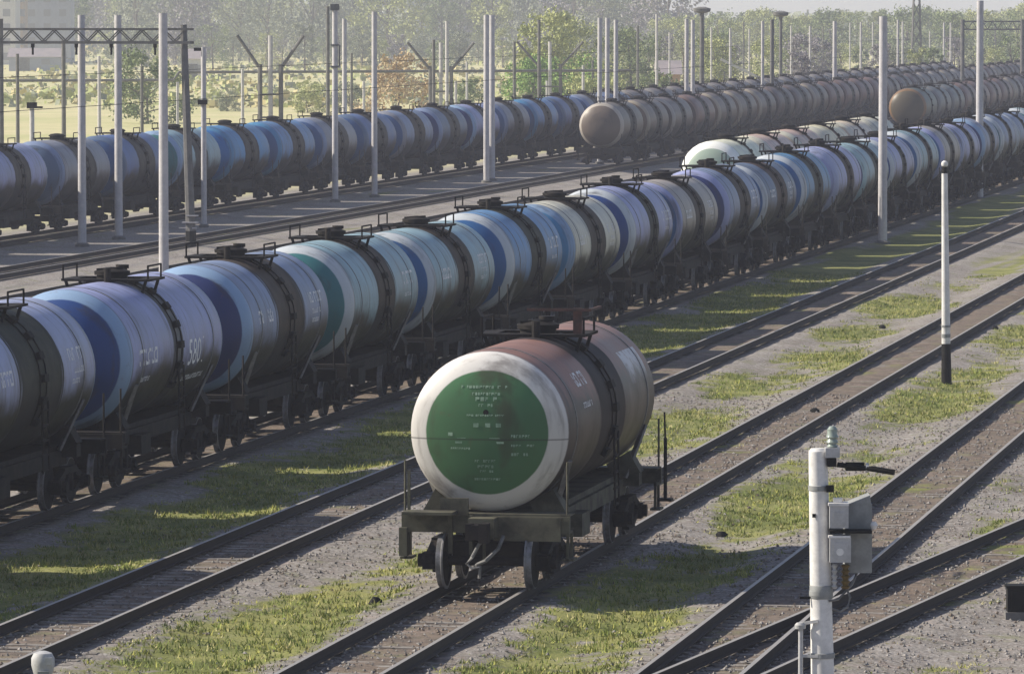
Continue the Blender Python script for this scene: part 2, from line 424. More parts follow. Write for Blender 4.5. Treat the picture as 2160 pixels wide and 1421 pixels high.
# ------------------------------------------------------------------ tank wagons
def wrap_text(body, size, r, y0, ang, mtl, parent, name='lettering'):
    cu = bpy.data.curves.new('t', 'FONT'); cu.body = body; cu.size = size; cu.resolution_u = 2
    to = bpy.data.objects.new('t', cu); COL.objects.link(to)
    dg = bpy.context.evaluated_depsgraph_get(); me0 = to.evaluated_get(dg).to_mesh()
    mb = MB(); vs = []
    for v in me0.vertices:
        a = ang + v.co.y / r
        vs.append(((r + .006) * math.cos(a), y0 + v.co.x, (r + .006) * math.sin(a)))
    mb.add(vs, [tuple(p.vertices) for p in me0.polygons])
    to.to_mesh_clear() if False else None
    bpy.data.objects.remove(to); bpy.data.curves.remove(cu)
    return mb.build(name, mtl, parent)

def tank_lathe(a, r, dep, n=48):
    prof = []
    K = 9
    for i in range(K + 1):
        t = math.pi / 2 * i / K
        prof.append((max(.02, r * math.sin(t) ** .9), -a - dep * math.cos(t)))
    for y in (-a * .36, a * .36): prof.append((r, y))
    for i in range(K, -1, -1):
        t = math.pi / 2 * i / K
        prof.append((max(.02, r * math.sin(t) ** .9), a + dep * math.cos(t)))
    mb = MB(); mb.lathe(prof, n, RX)
    return mb

def bogie_mb(full=True):
    pass
def make_wagon(mat, a=4.3, r=1.5, dep=.78, hc=2.78, bog=3.9, half=6.01, detail=2, frame_mat=None, axles=2):
    fm = frame_mat or m_steel
    root = thing('tank_wagon', 'x', 'tank wagon')
    tk = tank_lathe(a, r, dep, 64 if detail > 1 else 28).build('tank', mat, root, (0, 0, hc), 40)
    tk.material_slots[0].link = 'OBJECT'; tk.material_slots[0].material = mat
    if detail > 1:      # raised hoop straps at the ends of the shell
        for s in (-1, 1):
            b = MB(); b.lathe([(r + .002, -.03), (r + .012, -.025), (r + .012, .025), (r + .002, .03)], 64, Matrix.Translation((0, s * (a - .9), 0)) @ RX)
            b.build('shell_strap', m_hose, tk)
    top = hc + r
    # hatch with lid, walkway with rails
    b = MB(); b.lathe([(.34, -.12), (.34, .12), (.39, .12), (.39, .17), (.30, .23), (.1, .26)], 20, Matrix.Translation((0, 0, top)))
    h = b.build('manhole', m_steel, root)
    if detail > 1:
        b = MB(); b.lathe([(.40, .172), (.40, .20), (.2, .27), (.05, .29)], 16, Matrix.Translation((0, 0, top)))
        b.bar((-.3, -.2, top + .24), (.3, -.15, top + .28), .05); b.build('hatch_lid', m_steel, h)
        b = MB(); b.lathe([(.11, -.1), (.11, .22), (.15, .22), (.15, .3)], 12, Matrix.Translation((0, .95, top)));
        b.lathe([(.08, -.1), (.08, .3)], 10, Matrix.Translation((.1, -.85, top))); b.build('safety_valve', m_steel, root)
    b = MB()
    for y in (-.62, .62): b.box((.05, y, top + .03), (1.9, .34, .05))
    for x in (-.85, .85): b.box((x, 0, top + .028), (.3, 1.2, .05))
    for x in (-.9, .9):
        for y in (-.6, .6): b.bar((x, y, top + .02), (x * .9, y, hc + math.sqrt(r*r - .81*x*x) - .03), .06)
    b.build('walkway', m_steel, root)
    b = MB(); hh = .34 if detail > 1 else .3
    for x in (-.95, .95):
        for y in (-.62, .62): b.tube([(x, y, top), (x, y, top + hh)], .022, 6)
        b.tube([(x, -.62, top + hh), (x, .62, top + hh)], .022, 6)
    if detail > 0: b.build('handrail', m_steel, root)
    # side ladders that hug the shell
    if detail > 0:
        for s in (1, -1):
            b = MB()
            for k in range(8):
                t = R(72) - k * R(17); q = 1.06
                if t < R(-35): break
                b.box((s * math.cos(t) * (r + .04), 0, hc + math.sin(t) * (r + .04)), (.10, .34, .15), Matrix.Rotation(-s * t, 4, 'Y'))
            for y in (-.24, .24):
                b.tube([(s * math.cos(t) * (r + .02), y, hc + math.sin(t) * (r + .02)) for t in [R(80 - 11 * i) for i in range(11)]], .014, 5)
            xx = s * (r + .04)
            for y in (-.24, .24): b.tube([(xx, y, hc - .35), (xx + s * .02, y, 1.0)], .022, 5)
            for z in (1.05, 1.35, 1.65, 1.95, 2.25): b.bar((xx, -.24, z), (xx, .24, z), .035)
            b.build('ladder', m_steel, root)
    # frame, with wide deck, side plates and boxes added to darken the undercarriage
    b = MB(); zb = 1.22
    b.box((0, 0, 1.08), (.42, 2 * half - 1.6, .34)); b.box((0, 0, 1.2), (1.7, 2 * bog + 1.2, .14)); b.box((.9, 0, 1.02), (.08, 2 * bog + .4, .3)); b.box((-.9, 0, 1.02), (.08, 2 * bog + .4, .3)); b.box((.95, -1.9, .85), (.5, .9, .42)); b.box((-.95, 1.9, .85), (.5, .9, .42))
    for s in (-1, 1):
        b.box((0, s * (half - .72), 1.14), (3.0, .12, .30)); b.box((0, s * (half - 1.0), 1.31), (3.0, .55, .03))
        b.box((0, s * (half - .45), 1.10), (.46, .5, .36))
        b.box((0, s * bog, 1.16), (2.5, .36, .26))
        for x in (-.95, .95): b.box((x, s * bog, 1.38), (.5, .5, hc - r * .77 - 1.2), Matrix.Rotation(-R(30) * (1 if x > 0 else -1), 4, 'Y'))
        for x in (-.62, .62): b.bar((x, s * (half - .75), 1.15), (x * .35, s * (bog - 1.2), 1.12), .1, .18)
        for x in (-1.45, 1.45): b.box((x, s * (half - 1.02), 1.0), (.05, .45, .05)); b.box((x, s * (half - .8), .78), (.05, .05, .55)); b.box((x, s * (half - 1.22), .78), (.05, .05, .55)); b.box((x, s * (half - 1.01), .52), (.2, .47, .04)); b.tube([(x, s * (half - .75), 1.3), (x, s * (half - .75), 2.25)], .022, 5)
    b.build('underframe', fm, root)
    if detail > 0:
        for s in (-1, 1):
            for x in (-1, 1):
                b = MB(); b.bar((x * (r * .93), s * (a - .6), hc - .55), (x * .98, s * (a - .95), 1.2), .12, .05); b.build('tie_strap', m_tie, root)
    for s in (-1, 1):
        b = MB(); b.box((0, s * (half - .1), 1.06), (.24, .5, .26)); b.box((.12, s * (half + .12), 1.06), (.16, .3, .34)); b.box((-.16, s * (half + .02), 1.06), (.12, .2, .30))
        cp = b.build('coupler', m_bogie, root)
        if detail > 1:
            b = MB(); b.tube([(.35, s * (half - .5), .95), (.3, s * (half - .25), .75), (.1, s * (half - .12), .55), (-.05, s * (half - .18), .48), (-.12, s * (half - .3), .42)], .035, 8); b.build('brake_hose', m_hose, cp)
    b = MB(); b.lathe([(.18, -.35), (.2, -.3), (.2, .3), (.18, .35)], 14, Matrix.Translation((.45, .9, .95)) @ RX); b.build('brake_cylinder', m_steel, root)
    b = MB(); b.lathe([(.16, -.2), (.16, .2)], 12, Matrix.Translation((-.4, -.6, .98)) @ RX); b.build('brake_tank', m_steel, root)
    # bogies
    for s in (-1, 1):
        for half_b in ((0,) if axles == 2 else (-1.6, 1.6)):
            yc = s * bog + half_b
            b = MB()
            for x in (-1.02, 1.02):
                b.bar((x, yc - 1.12, .5), (x, yc - .45, .72), .14, .16); b.bar((x, yc + 1.12, .5), (x, yc + .45, .72), .14, .16)
                b.box((x, yc, .76), (.14, 1.0, .14)); b.bar((x, yc - .8, .44), (x, yc - .35, .3), .13, .13); b.bar((x, yc + .8, .44), (x, yc + .35, .3), .13, .13); b.box((x, yc, .27), (.14, .8, .12))
                for dx in (-.12, .12): b.tube([(x, yc + dx * 1.4, .3), (x, yc + dx * 1.4, .72)], .08, 8)
                for q in (-.925, .925): b.box((x, yc + q, .47), (.26, .28, .3)); b.lathe([(.12, 0), (.12, .1)], 10, Matrix.Translation((x + (.12 if x > 0 else -.22), yc + q, .475)) @ RY)
            b.box((0, yc, .7), (2.1, .36, .26))
            bo = b.build('bogie', m_bogie, root)
            if detail > 0:
                for q in (-.925, .925):
                    for x in (-1, 1):
                        b = MB(); b.mat(0); mt = Matrix.Translation((x * .79, yc + q, .475)) @ RY
                        prof = [(.15, -.07), (.46, -.065), (.475, -.06), (.475, .02), (.505, .04), (.505, .065), (.45, .068), (.42, .03), (.18, .03), (.12, .08)]
                        if x > 0: prof = [(rr_, -h_) for rr_, h_ in prof][::1]
                        b.lathe(prof, 26, mt)
                        w_ = b.build('wheel', [m_bogie, m_tread], bo)
                        me = w_.data
                        for p in me.polygons:
                            c = p.center; rad = math.hypot(c.y - yc - q, c.z - .475)
                            if rad > .455: p.material_index = 1
                for q in (-.925, .925):
                    b = MB(); b.lathe([(.085, -.95), (.085, .95)], 10, Matrix.Translation((0, yc + q, .475)) @ RY); b.build('axle', m_bogie, bo)
            else:
                b = MB()
                for q in (-.925, .925):
                    for x in (-.79, .79): b.lathe([(.475, -.06), (.475, .06)], 14, Matrix.Translation((x, yc + q, .475)) @ RY)
                b.build('wheels', m_bogie, bo)
    return root
def set_tank(root, mat):
    for ch in root.children:
        if ch.name.startswith('tank') and ch.type == 'MESH' and ch.material_slots and len(ch.data.vertices) > 300:
            ch.material_slots[0].link = 'OBJECT'; ch.material_slots[0].material = mat
def place(root, X, D): root.location = (X, y_of(X, D), RZ)

# small marks standing for worn, unreadable stencilled lines on the flank
def stencil(parent, r, rows, seed, mtl=None):
    rnd = random.Random(seed)
    for (y0, y1, ang, h) in rows:
        b = MB(); y = y0
        while y < y1:
            w = rnd.uniform(.4, .8) * h
            if rnd.random() > .12:
                aa, bb = R(ang), R(ang) + h / r; rr_ = r + .006
                pr = rnd.choice((0, 1, 2))
                st = .16 * h
                def q(ya, yb, za, zb): b.add([(rr_*math.cos(aa+(bb-aa)*za), ya, rr_*math.sin(aa+(bb-aa)*za)), (rr_*math.cos(aa+(bb-aa)*za), yb, rr_*math.sin(aa+(bb-aa)*za)), (rr_*math.cos(aa+(bb-aa)*zb), yb, rr_*math.sin(aa+(bb-aa)*zb)), (rr_*math.cos(aa+(bb-aa)*zb), ya, rr_*math.sin(aa+(bb-aa)*zb))], [(0,1,2,3)])
                q(y, y + st, 0, 1)
                if pr != 1: q(y + st + .002, y + w, .8, 1)
                if pr != 0: q(y + st + .002, y + w, 0, .2); q(y + w - st, y + w, .22, .78)
            y += w + .22 * h
        if b.v: b.build('stencilled_mark', mtl or m_letter, parent)

# the lone wagon with the green end disc
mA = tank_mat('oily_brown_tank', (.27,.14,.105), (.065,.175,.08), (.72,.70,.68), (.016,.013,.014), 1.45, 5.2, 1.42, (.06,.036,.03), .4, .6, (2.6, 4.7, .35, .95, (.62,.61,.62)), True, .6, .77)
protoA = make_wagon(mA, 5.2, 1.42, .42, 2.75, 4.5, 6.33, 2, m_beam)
set_bog = 0
place(protoA, TRACKS['A'] + .1, 102.0 + 5.54)
tag(protoA, 'lone brown tank wagon with white ring and green disc on its end', 'tank wagon')
def disc_marks(root):
    tk = [c for c in root.children if c.name.startswith('tank')][0]
    yf = lambda x, z: -5.2 - .42 * math.sqrt(max(0, 1 - (math.hypot(x, z) / 1.42) ** 2.2)) - .008
    rnd = random.Random(4); b = MB()
    def q(x0, x1, z0, z1): b.add([(x0, yf(x0, z0), z0), (x1, yf(x1, z0), z0), (x1, yf(x1, z1), z1), (x0, yf(x0, z1), z1)], [(0,1,2,3)])
    def line(xc, w, z, h, gap=.3):
        x = xc - w / 2
        while x < xc + w / 2:
            l = rnd.uniform(.5, 1.1) * h
            if x + l < xc + w / 2 + .02 and rnd.random() > .1:
                q(x, x + l * .3, z, z + h); q(x + l * .3, x + l, z + h * rnd.choice((0, .4, .75)), z + h * rnd.choice((.3, .99)) if False else z + h)
            x += l + gap * h
    line(-.02, .86, .78, .05); line(0, .5, .66, .05); line(.02, .42, .56, .07); line(-.03, .34, .46, .05)
    line(-.02, .70, .29, .035); 
    for x in (-.22, -.01, .18): q(x, x + .09, .10, .17)
    q(-.68, -.6, -.06, .0); q(-.55, .32, -.19, -.155); q(-.52, .25, -.10, -.09)
    line(.62, .34, -.08, .05); line(.66, .42, -.24, .04); line(.6, .3, -.40, .05); line(-.45, .36, -.3, .04)
    line(0, .40, -.52, .045); line(0, .3, -.62, .05); line(0, .22, -.70, .04); line(0, .5, -.84, .04)
    b.build('stencilled_lines', m_letg, tk)
    b = MB(); b.lathe([(.05, 0), (.05, .05)], 10, Matrix.Translation((0, yf(0, .35) , .36)) @ RX); b.box((0, yf(0,.9) - .02, .55 + .0), (.1, .03, .12)); b.build('end_fitting', m_steel, tk)
    stencil(tk, 1.42, [(-3.2, -2.2, 28, .28), (-3.3, -2.4, 12, .1), ], 3)
disc_marks(protoA)
# extra fittings of the lone wagon: brown guard posts beside the hatch, end steps, handrails
top = 2.75 + 1.42
b = MB(); b.box((.82, -.5, top + .28), (.16, .07, .5)); b.box((.5, -.66, top + .50), (1.2, .05, .05)); b.box((1.05, .1, top + .49), (.05, 1.3, .05)); b.build('hatch_guard', m_brown, protoA)
b = MB(); b.box((-.95, -5.94, 1.36), (.9, .5, .05)); b.box((-1.36, -5.70, 1.7), (.05, .05, .75)); b.box((-.55, -5.67, 1.45), (.5, .06, .3)); b.build('end_platform', m_beam, protoA)
for nm_, c_, d_ in (('end_bracket', (-.62, -5.69, .98), (.08, .06, .72)), ('end_bracket', (-.25, -5.70, .96), (.06, .08, .7)), ('end_plate', (.75, -5.70, 1.07), (1.2, .05, .42)), ('step_plate', (-1.46, -5.62, .82), (.14, .3, .5)), ('release_lever', (0, -5.78, .74), (.05, .05, .5))):
    b = MB(); b.box(c_, d_); b.build(nm_, m_beam, protoA)
b = MB(); b.box((0, -5.35, .66), (1.25, .12, .30)); b.box((0, -4.5, .55), (1.2, 1.2, .22)); b.build('brake_beam', m_bogie, protoA)  # dark boxes added to fill the gap between the wheels with black
b = MB(); b.tube([(.15, -6.15, 1.0), (.0, -6.3, .85), (-.12, -6.32, .62), (-.22, -6.3, .5), (-.12, -6.32, .42), (.02, -6.3, .45), (-.0, -6.28, .25)], .032, 8); b.build('air_hose', m_hose, protoA)
b = MB(); b.tube([(1.62, 5.3, .72), (1.62, 5.3, 1.9)], .035, 8); b.tube([(1.62, 5.3, 1.85), (1.6, 5.3, 2.4)], .018, 6); b.box((1.62, 5.3, .70), (.28, .3, .05)); b.build('end_handrail', m_black, protoA)

# the long blue train
WT = {}
def tm(body, disc, ring, w, low=.02, rust=.3, spill=(.05,.043,.036), grime=.7, a_=4.3, r_=1.5):
    key = (body, disc, ring, w, low)
    key = key + (a_,)
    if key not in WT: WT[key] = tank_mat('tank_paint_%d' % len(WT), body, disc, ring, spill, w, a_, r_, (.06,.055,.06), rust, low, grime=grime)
    return WT[key]
navy, royal, blue, sky_, teal, steel = (.03,.045,.15), (.025,.065,.22), (.035,.12,.30), (.08,.24,.44), (.045,.17,.19), (.10,.15,.25)
lav, pale, cream, aqua, greyb, beige, lblue = (.31,.34,.56), (.35,.39,.58), (.58,.56,.46), (.27,.41,.47), (.21,.27,.42), (.36,.32,.29), (.12,.27,.50)
ringb, ringw = (.26,.38,.56), (.50,.54,.58)
green_spill, brown_spill, red_spill = (.022,.023,.015), (.038,.027,.019), (.045,.026,.02)
MT = [  # body, disc, ring, spill width, spill colour, words
 (lav, navy, ringb, 1.5, green_spill, 'lavender'), (pale, steel, ringb, 1.7, green_spill, 'steel blue'), (lav, royal, ringb, .42, (.10,.10,.10), 'lavender grey'),
 (greyb, navy, ringb, 1.6, brown_spill, 'grey'), (aqua, teal, ringw, 1.2, brown_spill, 'pale aqua'), (aqua, blue, ringw, 1.3, brown_spill, 'pale cyan'),
 (lblue, blue, ringw, 1.4, green_spill, 'light blue'), (cream, sky_, ringb, 1.5, brown_spill, 'cream and blue'), (lav, royal, ringw, 1.0, green_spill, 'pale lavender'),
 (beige, blue, lav, 1.3, brown_spill, 'dull beige'), (greyb, navy, lav, 1.6, brown_spill, 'dull grey'), (steel, blue, ringw, 1.7, red_spill, 'steel blue grey'),
 (sky_, blue, ringw, 1.6, green_spill, 'mid blue'), (lav, lav, pale, 1.4, brown_spill, 'bright lavender'), (aqua, navy, aqua, 1.3, green_spill, 'greenish')]
protoM = make_wagon(tm(lav, navy, ringb, 1.5), detail=2)
place(protoM, TRACKS['M'], 103.6)
protoM2 = make_wagon(tm(lav, navy, ringb, 1.5, a_=4.62, r_=1.43), 4.62, 1.43, .55, 2.74, detail=2)
for ch in list(protoM2.children):
    if ch.name.startswith(('tie_strap', 'safety')): bpy.data.objects.remove(ch)
ALT = (5, 7, 9, 11, 14, 15, 18, 21, 23)
ML = []
nM = 26
for i in range(nM):
    alt = i in ALT
    o = protoM if i == 0 else (protoM2 if i == ALT[0] else dup(protoM2 if alt else protoM))
    body, disc, ring, w, spc, word = MT[i] if i < len(MT) else random.choice(MT[3:])
    if i > 19: body = random.choice((aqua, steel, greyb)); disc = random.choice((teal, steel)); word = 'blue green'
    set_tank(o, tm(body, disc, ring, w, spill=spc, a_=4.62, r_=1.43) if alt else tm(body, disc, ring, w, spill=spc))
    D = 103.6 + 11.85 * i
    place(o, TRACKS['M'], D)
    tag(o, '%s wagon from the near end of the long middle blue train, %s tank' % (ordw(i + 1), word), 'tank wagon', 'tank wagons of the long middle blue train')
    ML.append(o)
for i, o in enumerate(ML):
    if i > 11: continue
    tk = [c for c in o.children if c.name.startswith('tank')][0]
    if i == 2:
        wrap_text('5801', .84, 1.5, .95, R(-16), m_letter, tk, 'wagon_number')
        stencil(tk, 1.5, [(-3.7, -2.2, -6, .34), (.9, 2.9, -30, .12), (-3.4, -2.6, -20, .1)], i)
    else:
        stencil(tk, 1.5 if i not in ALT else 1.43, [(2.3, 3.6, 12, .26), (2.4, 3.4, 2, .12), (2.4, 3.2, -6, .1), (-3.6, -2.3, 4, .3)] if i % 2 else [(2.2, 3.7, 8, .34), (2.4, 3.3, -4, .1)], i)

# simpler wagons for the far trains
far_d = make_wagon(tm(steel, blue, ringb, 1.2), detail=1)
def train(X, D0, n, pal, labelf, group, gap=11.85, r_scale=1.0):
    out = []
    for i in range(n):
        o = dup(far_d); place(o, X, D0 + gap * i)
        set_tank(o, pal(i)); tag(o, labelf(i), 'tank wagon', group); out.append(o)
    return out
# each far wagon keeps tank, hatch, walkway, ladders, frame and bogies, but not each wheel
for ch in list(far_d.children_recursive):
    if ch.name.startswith(('wheel', 'axle', 'brake_', 'tie_strap')) or (ch.name.startswith('ladder') and ch.data.vertices[0].co.x < 0): bpy.data.objects.remove(ch)
dgrey, dblue = (.25,.26,.31), (.045,.10,.24)
lpal = [tm(dgrey, steel, greyb, 1.7), tm((.09,.15,.34), dblue, steel, 1.7), tm(aqua, teal, ringb, 1.4), tm((.07,.25,.50), (.04,.16,.42), sky_, 1.7), tm(greyb, dblue, dgrey, 1.8, spill=brown_spill), tm(steel, navy, greyb, 1.8), tm(greyb, dblue, greyb, 1.6), tm((.12,.26,.50), dblue, sky_, 1.6), tm(dgrey, dblue, greyb, 1.9), tm(lav, navy, ringb, 1.4)]
rl = random.Random(11)
Lb = FPX / s_on(-66.7, 578) - 11.85 * 7
lw = ['grey', 'steel blue', 'aqua', 'sky blue', 'pale', 'dark steel blue', 'pale blue', 'light blue', 'dull grey', 'lavender']
lsel = [0, 1, 9, 0, 1, 2, 3, 7, 8, 1, 4, 5, 9, 8, 7, 1, 8, 5] + [rl.randrange(10) for _ in range(60)]
train(-66.7, Lb, 40, lambda i: lpal[lsel[i]] if i < 18 else tm((.20,.16,.145), (.12,.09,.08), (.3,.28,.26), 1.2), lambda i: '%s wagon from the left of the blue train by the field, %s tank' % (ordw(i + 1), lw[lsel[i]] if i < 18 else 'brownish'), 'tank wagons of the farther train beside the field')
bp = [tm((.16,.115,.09), (.16,.11,.08), (.36,.31,.24), 1.4), tm((.10,.06,.05), (.05,.035,.03), (.17,.13,.12), 1.9), tm((.14,.105,.095), (.06,.045,.04), (.36,.33,.30), 1.2), tm((.19,.095,.075), (.08,.045,.035), (.22,.15,.13), 1.3), tm((.08,.06,.06), (.04,.035,.035), (.2,.17,.17), 1.6)]
bp0 = tank_mat('brown_end_tank', (.16,.13,.105), (.15,.12,.10), (.44,.40,.35), (.03,.024,.02), 1.4, 4.3, 1.5, (.06,.05,.045), .4, -.2)
bw = ['grey brown', 'dark brown', 'dusty grey', 'reddish brown', 'sooty']
nsel = [0] + [rl.randrange(5) for _ in range(60)]
train(-58.7, 382 + 5.0, 32, lambda i: bp0 if i == 0 else bp[nsel[i]], lambda i: '%s wagon from the near end of the brown tank train, %s' % (ordw(i + 1), bw[nsel[i]]), 'tank wagons of the brown train')
pp = [tank_mat('cream_tank', (.74,.73,.56), (.34,.43,.36), (.85,.86,.82), (.12,.09,.07), .25, 4.3, 1.5, (.3,.28,.2), .1, -.6, grime=.15, dk=.77), tm((.66,.48,.38), cream, cream, .5, spill=(.22,.10,.07)), tm((.60,.42,.34), (.5,.4,.3), cream, .6, spill=(.2,.1,.08)), tm((.74,.68,.46), cream, cream, .5, spill=(.2,.11,.08)), tm((.72,.60,.44), (.5,.4,.3), cream, .5, spill=(.16,.09,.07)), tm((.60,.58,.46), cream, cream, .6)]
pw = ['cream with a green end disc', 'rusty pink', 'brown topped', 'cream topped', 'pale pink', 'grey']
train(-36.0, 266.5 + 5.4, 6, lambda i: pp[i], lambda i: '%s tank of the short row behind the blue train, %s' % (ordw(i + 1), pw[i]), 'tank wagons of the short cream and brown row')
qp = [tank_mat('dark_green_tank', (.06,.085,.07), (.09,.075,.05), (.20,.12,.06), (.04,.045,.04), .4, 4.3, 1.5, (.05,.05,.05), .3, -.2), tm((.11,.125,.125), (.10,.1,.1), (.2,.2,.2), 1.0)]
train(-46.4, 456 + 5.4, 22, lambda i: qp[0] if i < 1 else (qp[1] if i < 3 else bp[nsel[i + 7]]), lambda i: '%s wagon of the dark row at the far right, %s' % (ordw(i + 1), 'orange lit end' if i == 0 else 'dark'), 'tank wagons of the dark row at the far right')
bpy.data.batch_remove([*far_d.children_recursive, far_d])

# ------------------------------------------------------------------ masts
CNT = {}
def mast(px, s, ytop, w=.34, mat=None, name='concrete_mast', label=None, head=None, base=None, group='tall concrete masts across the yard', lean=0):
    p = at_scale(px, s); h = CZ - (ytop - HY) / s
    root = thing(name, label, 'mast', (p.x, p.y, 0), TH, group)
    b = MB(); b.tube([(0, 0, -.05), (lean * .5, 0, h / 2), (lean, 0, h)], [w * .53, w * .49, w * .45], 12); b.build('shaft', mat or m_conc, root)
    b = MB(); b.lathe([(w * .9, -.1), (w * .9, .12), (w * .6, .18)], 12); b.build('footing', m_concd, root)
    if head == 'lamp':
        b = MB(); b.lathe([(w * .5, -.5), (.2, -.3), (.75, -.12), (.8, .15), (.3, .3)], 14, Matrix.Translation((0, 0, h))); b.build('lamp_head', m_concd, root)
    if head == 'bracket':
        b = MB(); b.box((0, 0, h - .1), (.5, .3, .35)); b.box((0, 0, h - 2.2), (.45, .4, .1)); b.box((0, 0, h - 3.4), (.45, .4, .1)); b.box((.25, 0, h - 2.8), (.08, .08, 1.2)); b.build('bracket', m_concd, root)
    if head == 'box0':
        b = MB(); b.box((0, 0, h), (.5, .4, .3)); b.box((.35, 0, h - .1), (.4, .1, .1)); b.build('signal_head', m_black, root)
    if head == 'box':
        b = MB(); zb = CZ - (215 - HY) / s; b.box((-.04, -.2, zb), (.46, .4, .24)); b.box((-.22, 0, h - .1), (.5, .12, .16)); b.build('signal_box', m_black, root)
    if base:
        b = MB(); b.lathe([(w * .53, 0), (w * .52, base)], 12); b.build('black_base', m_black, root)
    return root
mast(173, (520-30)/CZ, 32, .36, label='leftmost pale concrete mast crossing the portal beam')
mast(250, (505-30)/CZ, 32, .36, label='second pale mast crossing the portal beam, just right of the leftmost')
mast(345, 54.0, 28, .37, label='white edged mast rising behind the lavender numbered wagon')
mast(430, 43.0, 100, .27, head='box', label='thin pole with a small black box halfway up')
mast(707, 37.9, 12, .33, head='bracket', label='mast with dark brackets near its top, left of the plain one')
mast(790, 36.9, 25, .33, label='plain pale mast right of the one with brackets')
mast(1026, 34.0, 32, .36, label='left one of two touching masts in the middle')
mast(1038, 33.6, 32, .36, label='right one of two touching masts in the middle')
for px, X, yt, lb in ((1265, -62.6, 38, 'left mast rising right above the brown end wagon'), (1281, -62.6, 38, 'right mast rising right above the brown end wagon'), (1299, -62.6, 42, 'narrow mast just right of the pair above the brown end wagon'),
                      (1448, -62.6, 40, 'white mast behind the brown train near the sky gap'), (1461, -62.6, 42, 'grey mast touching the white one behind the brown train')):
    mast(px, s_on(X, px), yt, .34, label=lb)
mast(68, s_on(-74, 68), 222, .26, m_conc, head='box0', label='short post with a small dark head at the far left')
mast(727, s_on(-71, 727), 40, .30, label='grey mast between the bracketed mast and the plain one')
mast(1480, s_on(-71, 1480), 22, .42, m_concd, 'lamp_mast', 'dark mast with a wide lamp head near the left end of the sky', 'lamp', group='dark lamp masts')
mast(1646, s_on(-71, 1646), 30, .34, m_concd, 'lamp_mast', 'thinner dark lamp mast right of the other one', 'lamp', group='dark lamp masts')
mast(1628, s_on(-62.6, 1628), 42, .38, m_concd, label='dark grey mast just left of the thinner lamp mast')
mast(1608, s_on(-62.6, 1608), 45, .28, label='white thin mast left of the dark grey one')
mast(1760, s_on(-62.6, 1760), 45, .42, label='grey mast alone behind the brown train at the right')
mast(1862, (515-30)/CZ, 35, .40, label='tall mast standing in grass with its foot in the shadow of the blue train')
mast(2066, (422-30)/CZ, 2, .42, label='tallest mast at the right, beside the blue train')
for i, (px, X, yt, mt) in enumerate(((1540, -78, 60, m_conc), (1708, -78, 55, m_conc), (1815, -74, 47, m_conc), (1893, -68, 42, m_conc), (1903, -76, 46, m_conc), (1990, -74, 48, m_conc), (2004, -80, 48, m_conc), (2152, -75, 45, m_concd),
                                    (1230, -84, 138, m_conc), (1385, -80, 30, m_conc), (943, -80, 45, m_conc), (1137, -80, 42, m_concd), (915, -84, 84, m_concd), (1085, -84, 88, m_concd), (692, -84, 14, m_concd), (3, -77, 40, m_concd), (135, -90, 85, m_concd), (1990, -60.5, 60, m_conc), (1345, -90, 60, m_concd))):
    wd = ['white', 'pale', 'thin'][i % 3]
    near = {1540: 'between the two lamp masts, left part', 1708: 'in front of the dark tree right of the thin lamp mast', 1815: 'halfway between the lone grey mast and the tall grass mast', 1893: 'just right of the tall grass mast', 1903: 'second right of the tall grass mast', 1990: 'above the dark green tank', 2004: 'right of its neighbour above the dark green tank', 2152: 'at the right edge of the picture', 1230: 'short, left of the pair above the brown end wagon', 1385: 'in front of the orange shed', 943: 'right part of the middle forked mast', 1137: 'inside the right forked mast', 915: 'left part of the middle forked mast', 1085: 'left of the right forked mast', 692: 'dark, just left of the bracketed mast', 3: 'at the left edge of the picture', 135: 'left of the leftmost pale mast', 1345: 'between the brown end wagon and the orange shed'}[px]
    if i == 17: continue
    mast(px, s_on(X, px), yt, .28, mt, label='distant %s mast %s' % (wd, near), group='distant masts beyond the trains')

rp = random.Random(9)
for i, px in enumerate((1345, 1412, 1500, 1568, 1580, 1668, 1735, 1792, 1840, 1922, 1960, 2030, 2098, 2128)):
    mast(px, s_on(-86 - rp.uniform(0, 14), px), rp.uniform(44, 72), .22, m_conc if i % 3 else m_concd, label='%s thin mast from the left in the faint far row at the right' % ordw(i + 1), group='thin faint masts at the right')
for i, px in enumerate((38, 210, 300, 512, 742, 985, 1250)):
    mast(px, s_on(-92 - rp.uniform(0, 10), px), rp.uniform(110, 150), .24, m_conc if i % 2 else m_concd, label='%s low thin mast from the left standing in the field' % ordw(i + 1), group='low thin masts in the field')
# forked masts beyond the far train
def forked(px, X, yt, yf, label):
    s = s_on(X, px); p = at_scale(px, s); root = thing('forked_mast', label, 'mast', (p.x, p.y, 0), TH, 'forked masts beyond the far train')
    zf = CZ - (yf - HY) / s; zt = CZ - (yt - HY) / s; o = 22 / s; sp = 70 / s
    for q in (-1, 1):
        b = MB(); b.tube([(q * o, 0, 0), (q * o, 0, zf)], .15, 8); b.build('post', m_concd, root)
        b = MB(); b.tube([(q * o, 0, zf - .3), (q * sp, 0, zt)], .11, 8); b.build('diagonal_arm', m_concd, root)
    b = MB(); b.box((0, 0, zf - 2.0), (2 * o, .12, .12)); b.box((0, 0, zf - 3.5), (2 * o, .12, .12)); b.build('cross_brace', m_concd, root)
    b = MB(); b.tube([(0, .1, 0), (0, .1, zt)], .15, 8); b.build('middle_post', m_conc, root)
forked(571, -80, 75, 135, 'forked mast with two raised arms above the blue train, left one')
forked(930, -84, 90, 140, 'middle forked mast with faint raised arms, left of the touching masts')
forked(1160, -84, 88, 135, 'right forked mast in front of the bright green tree')

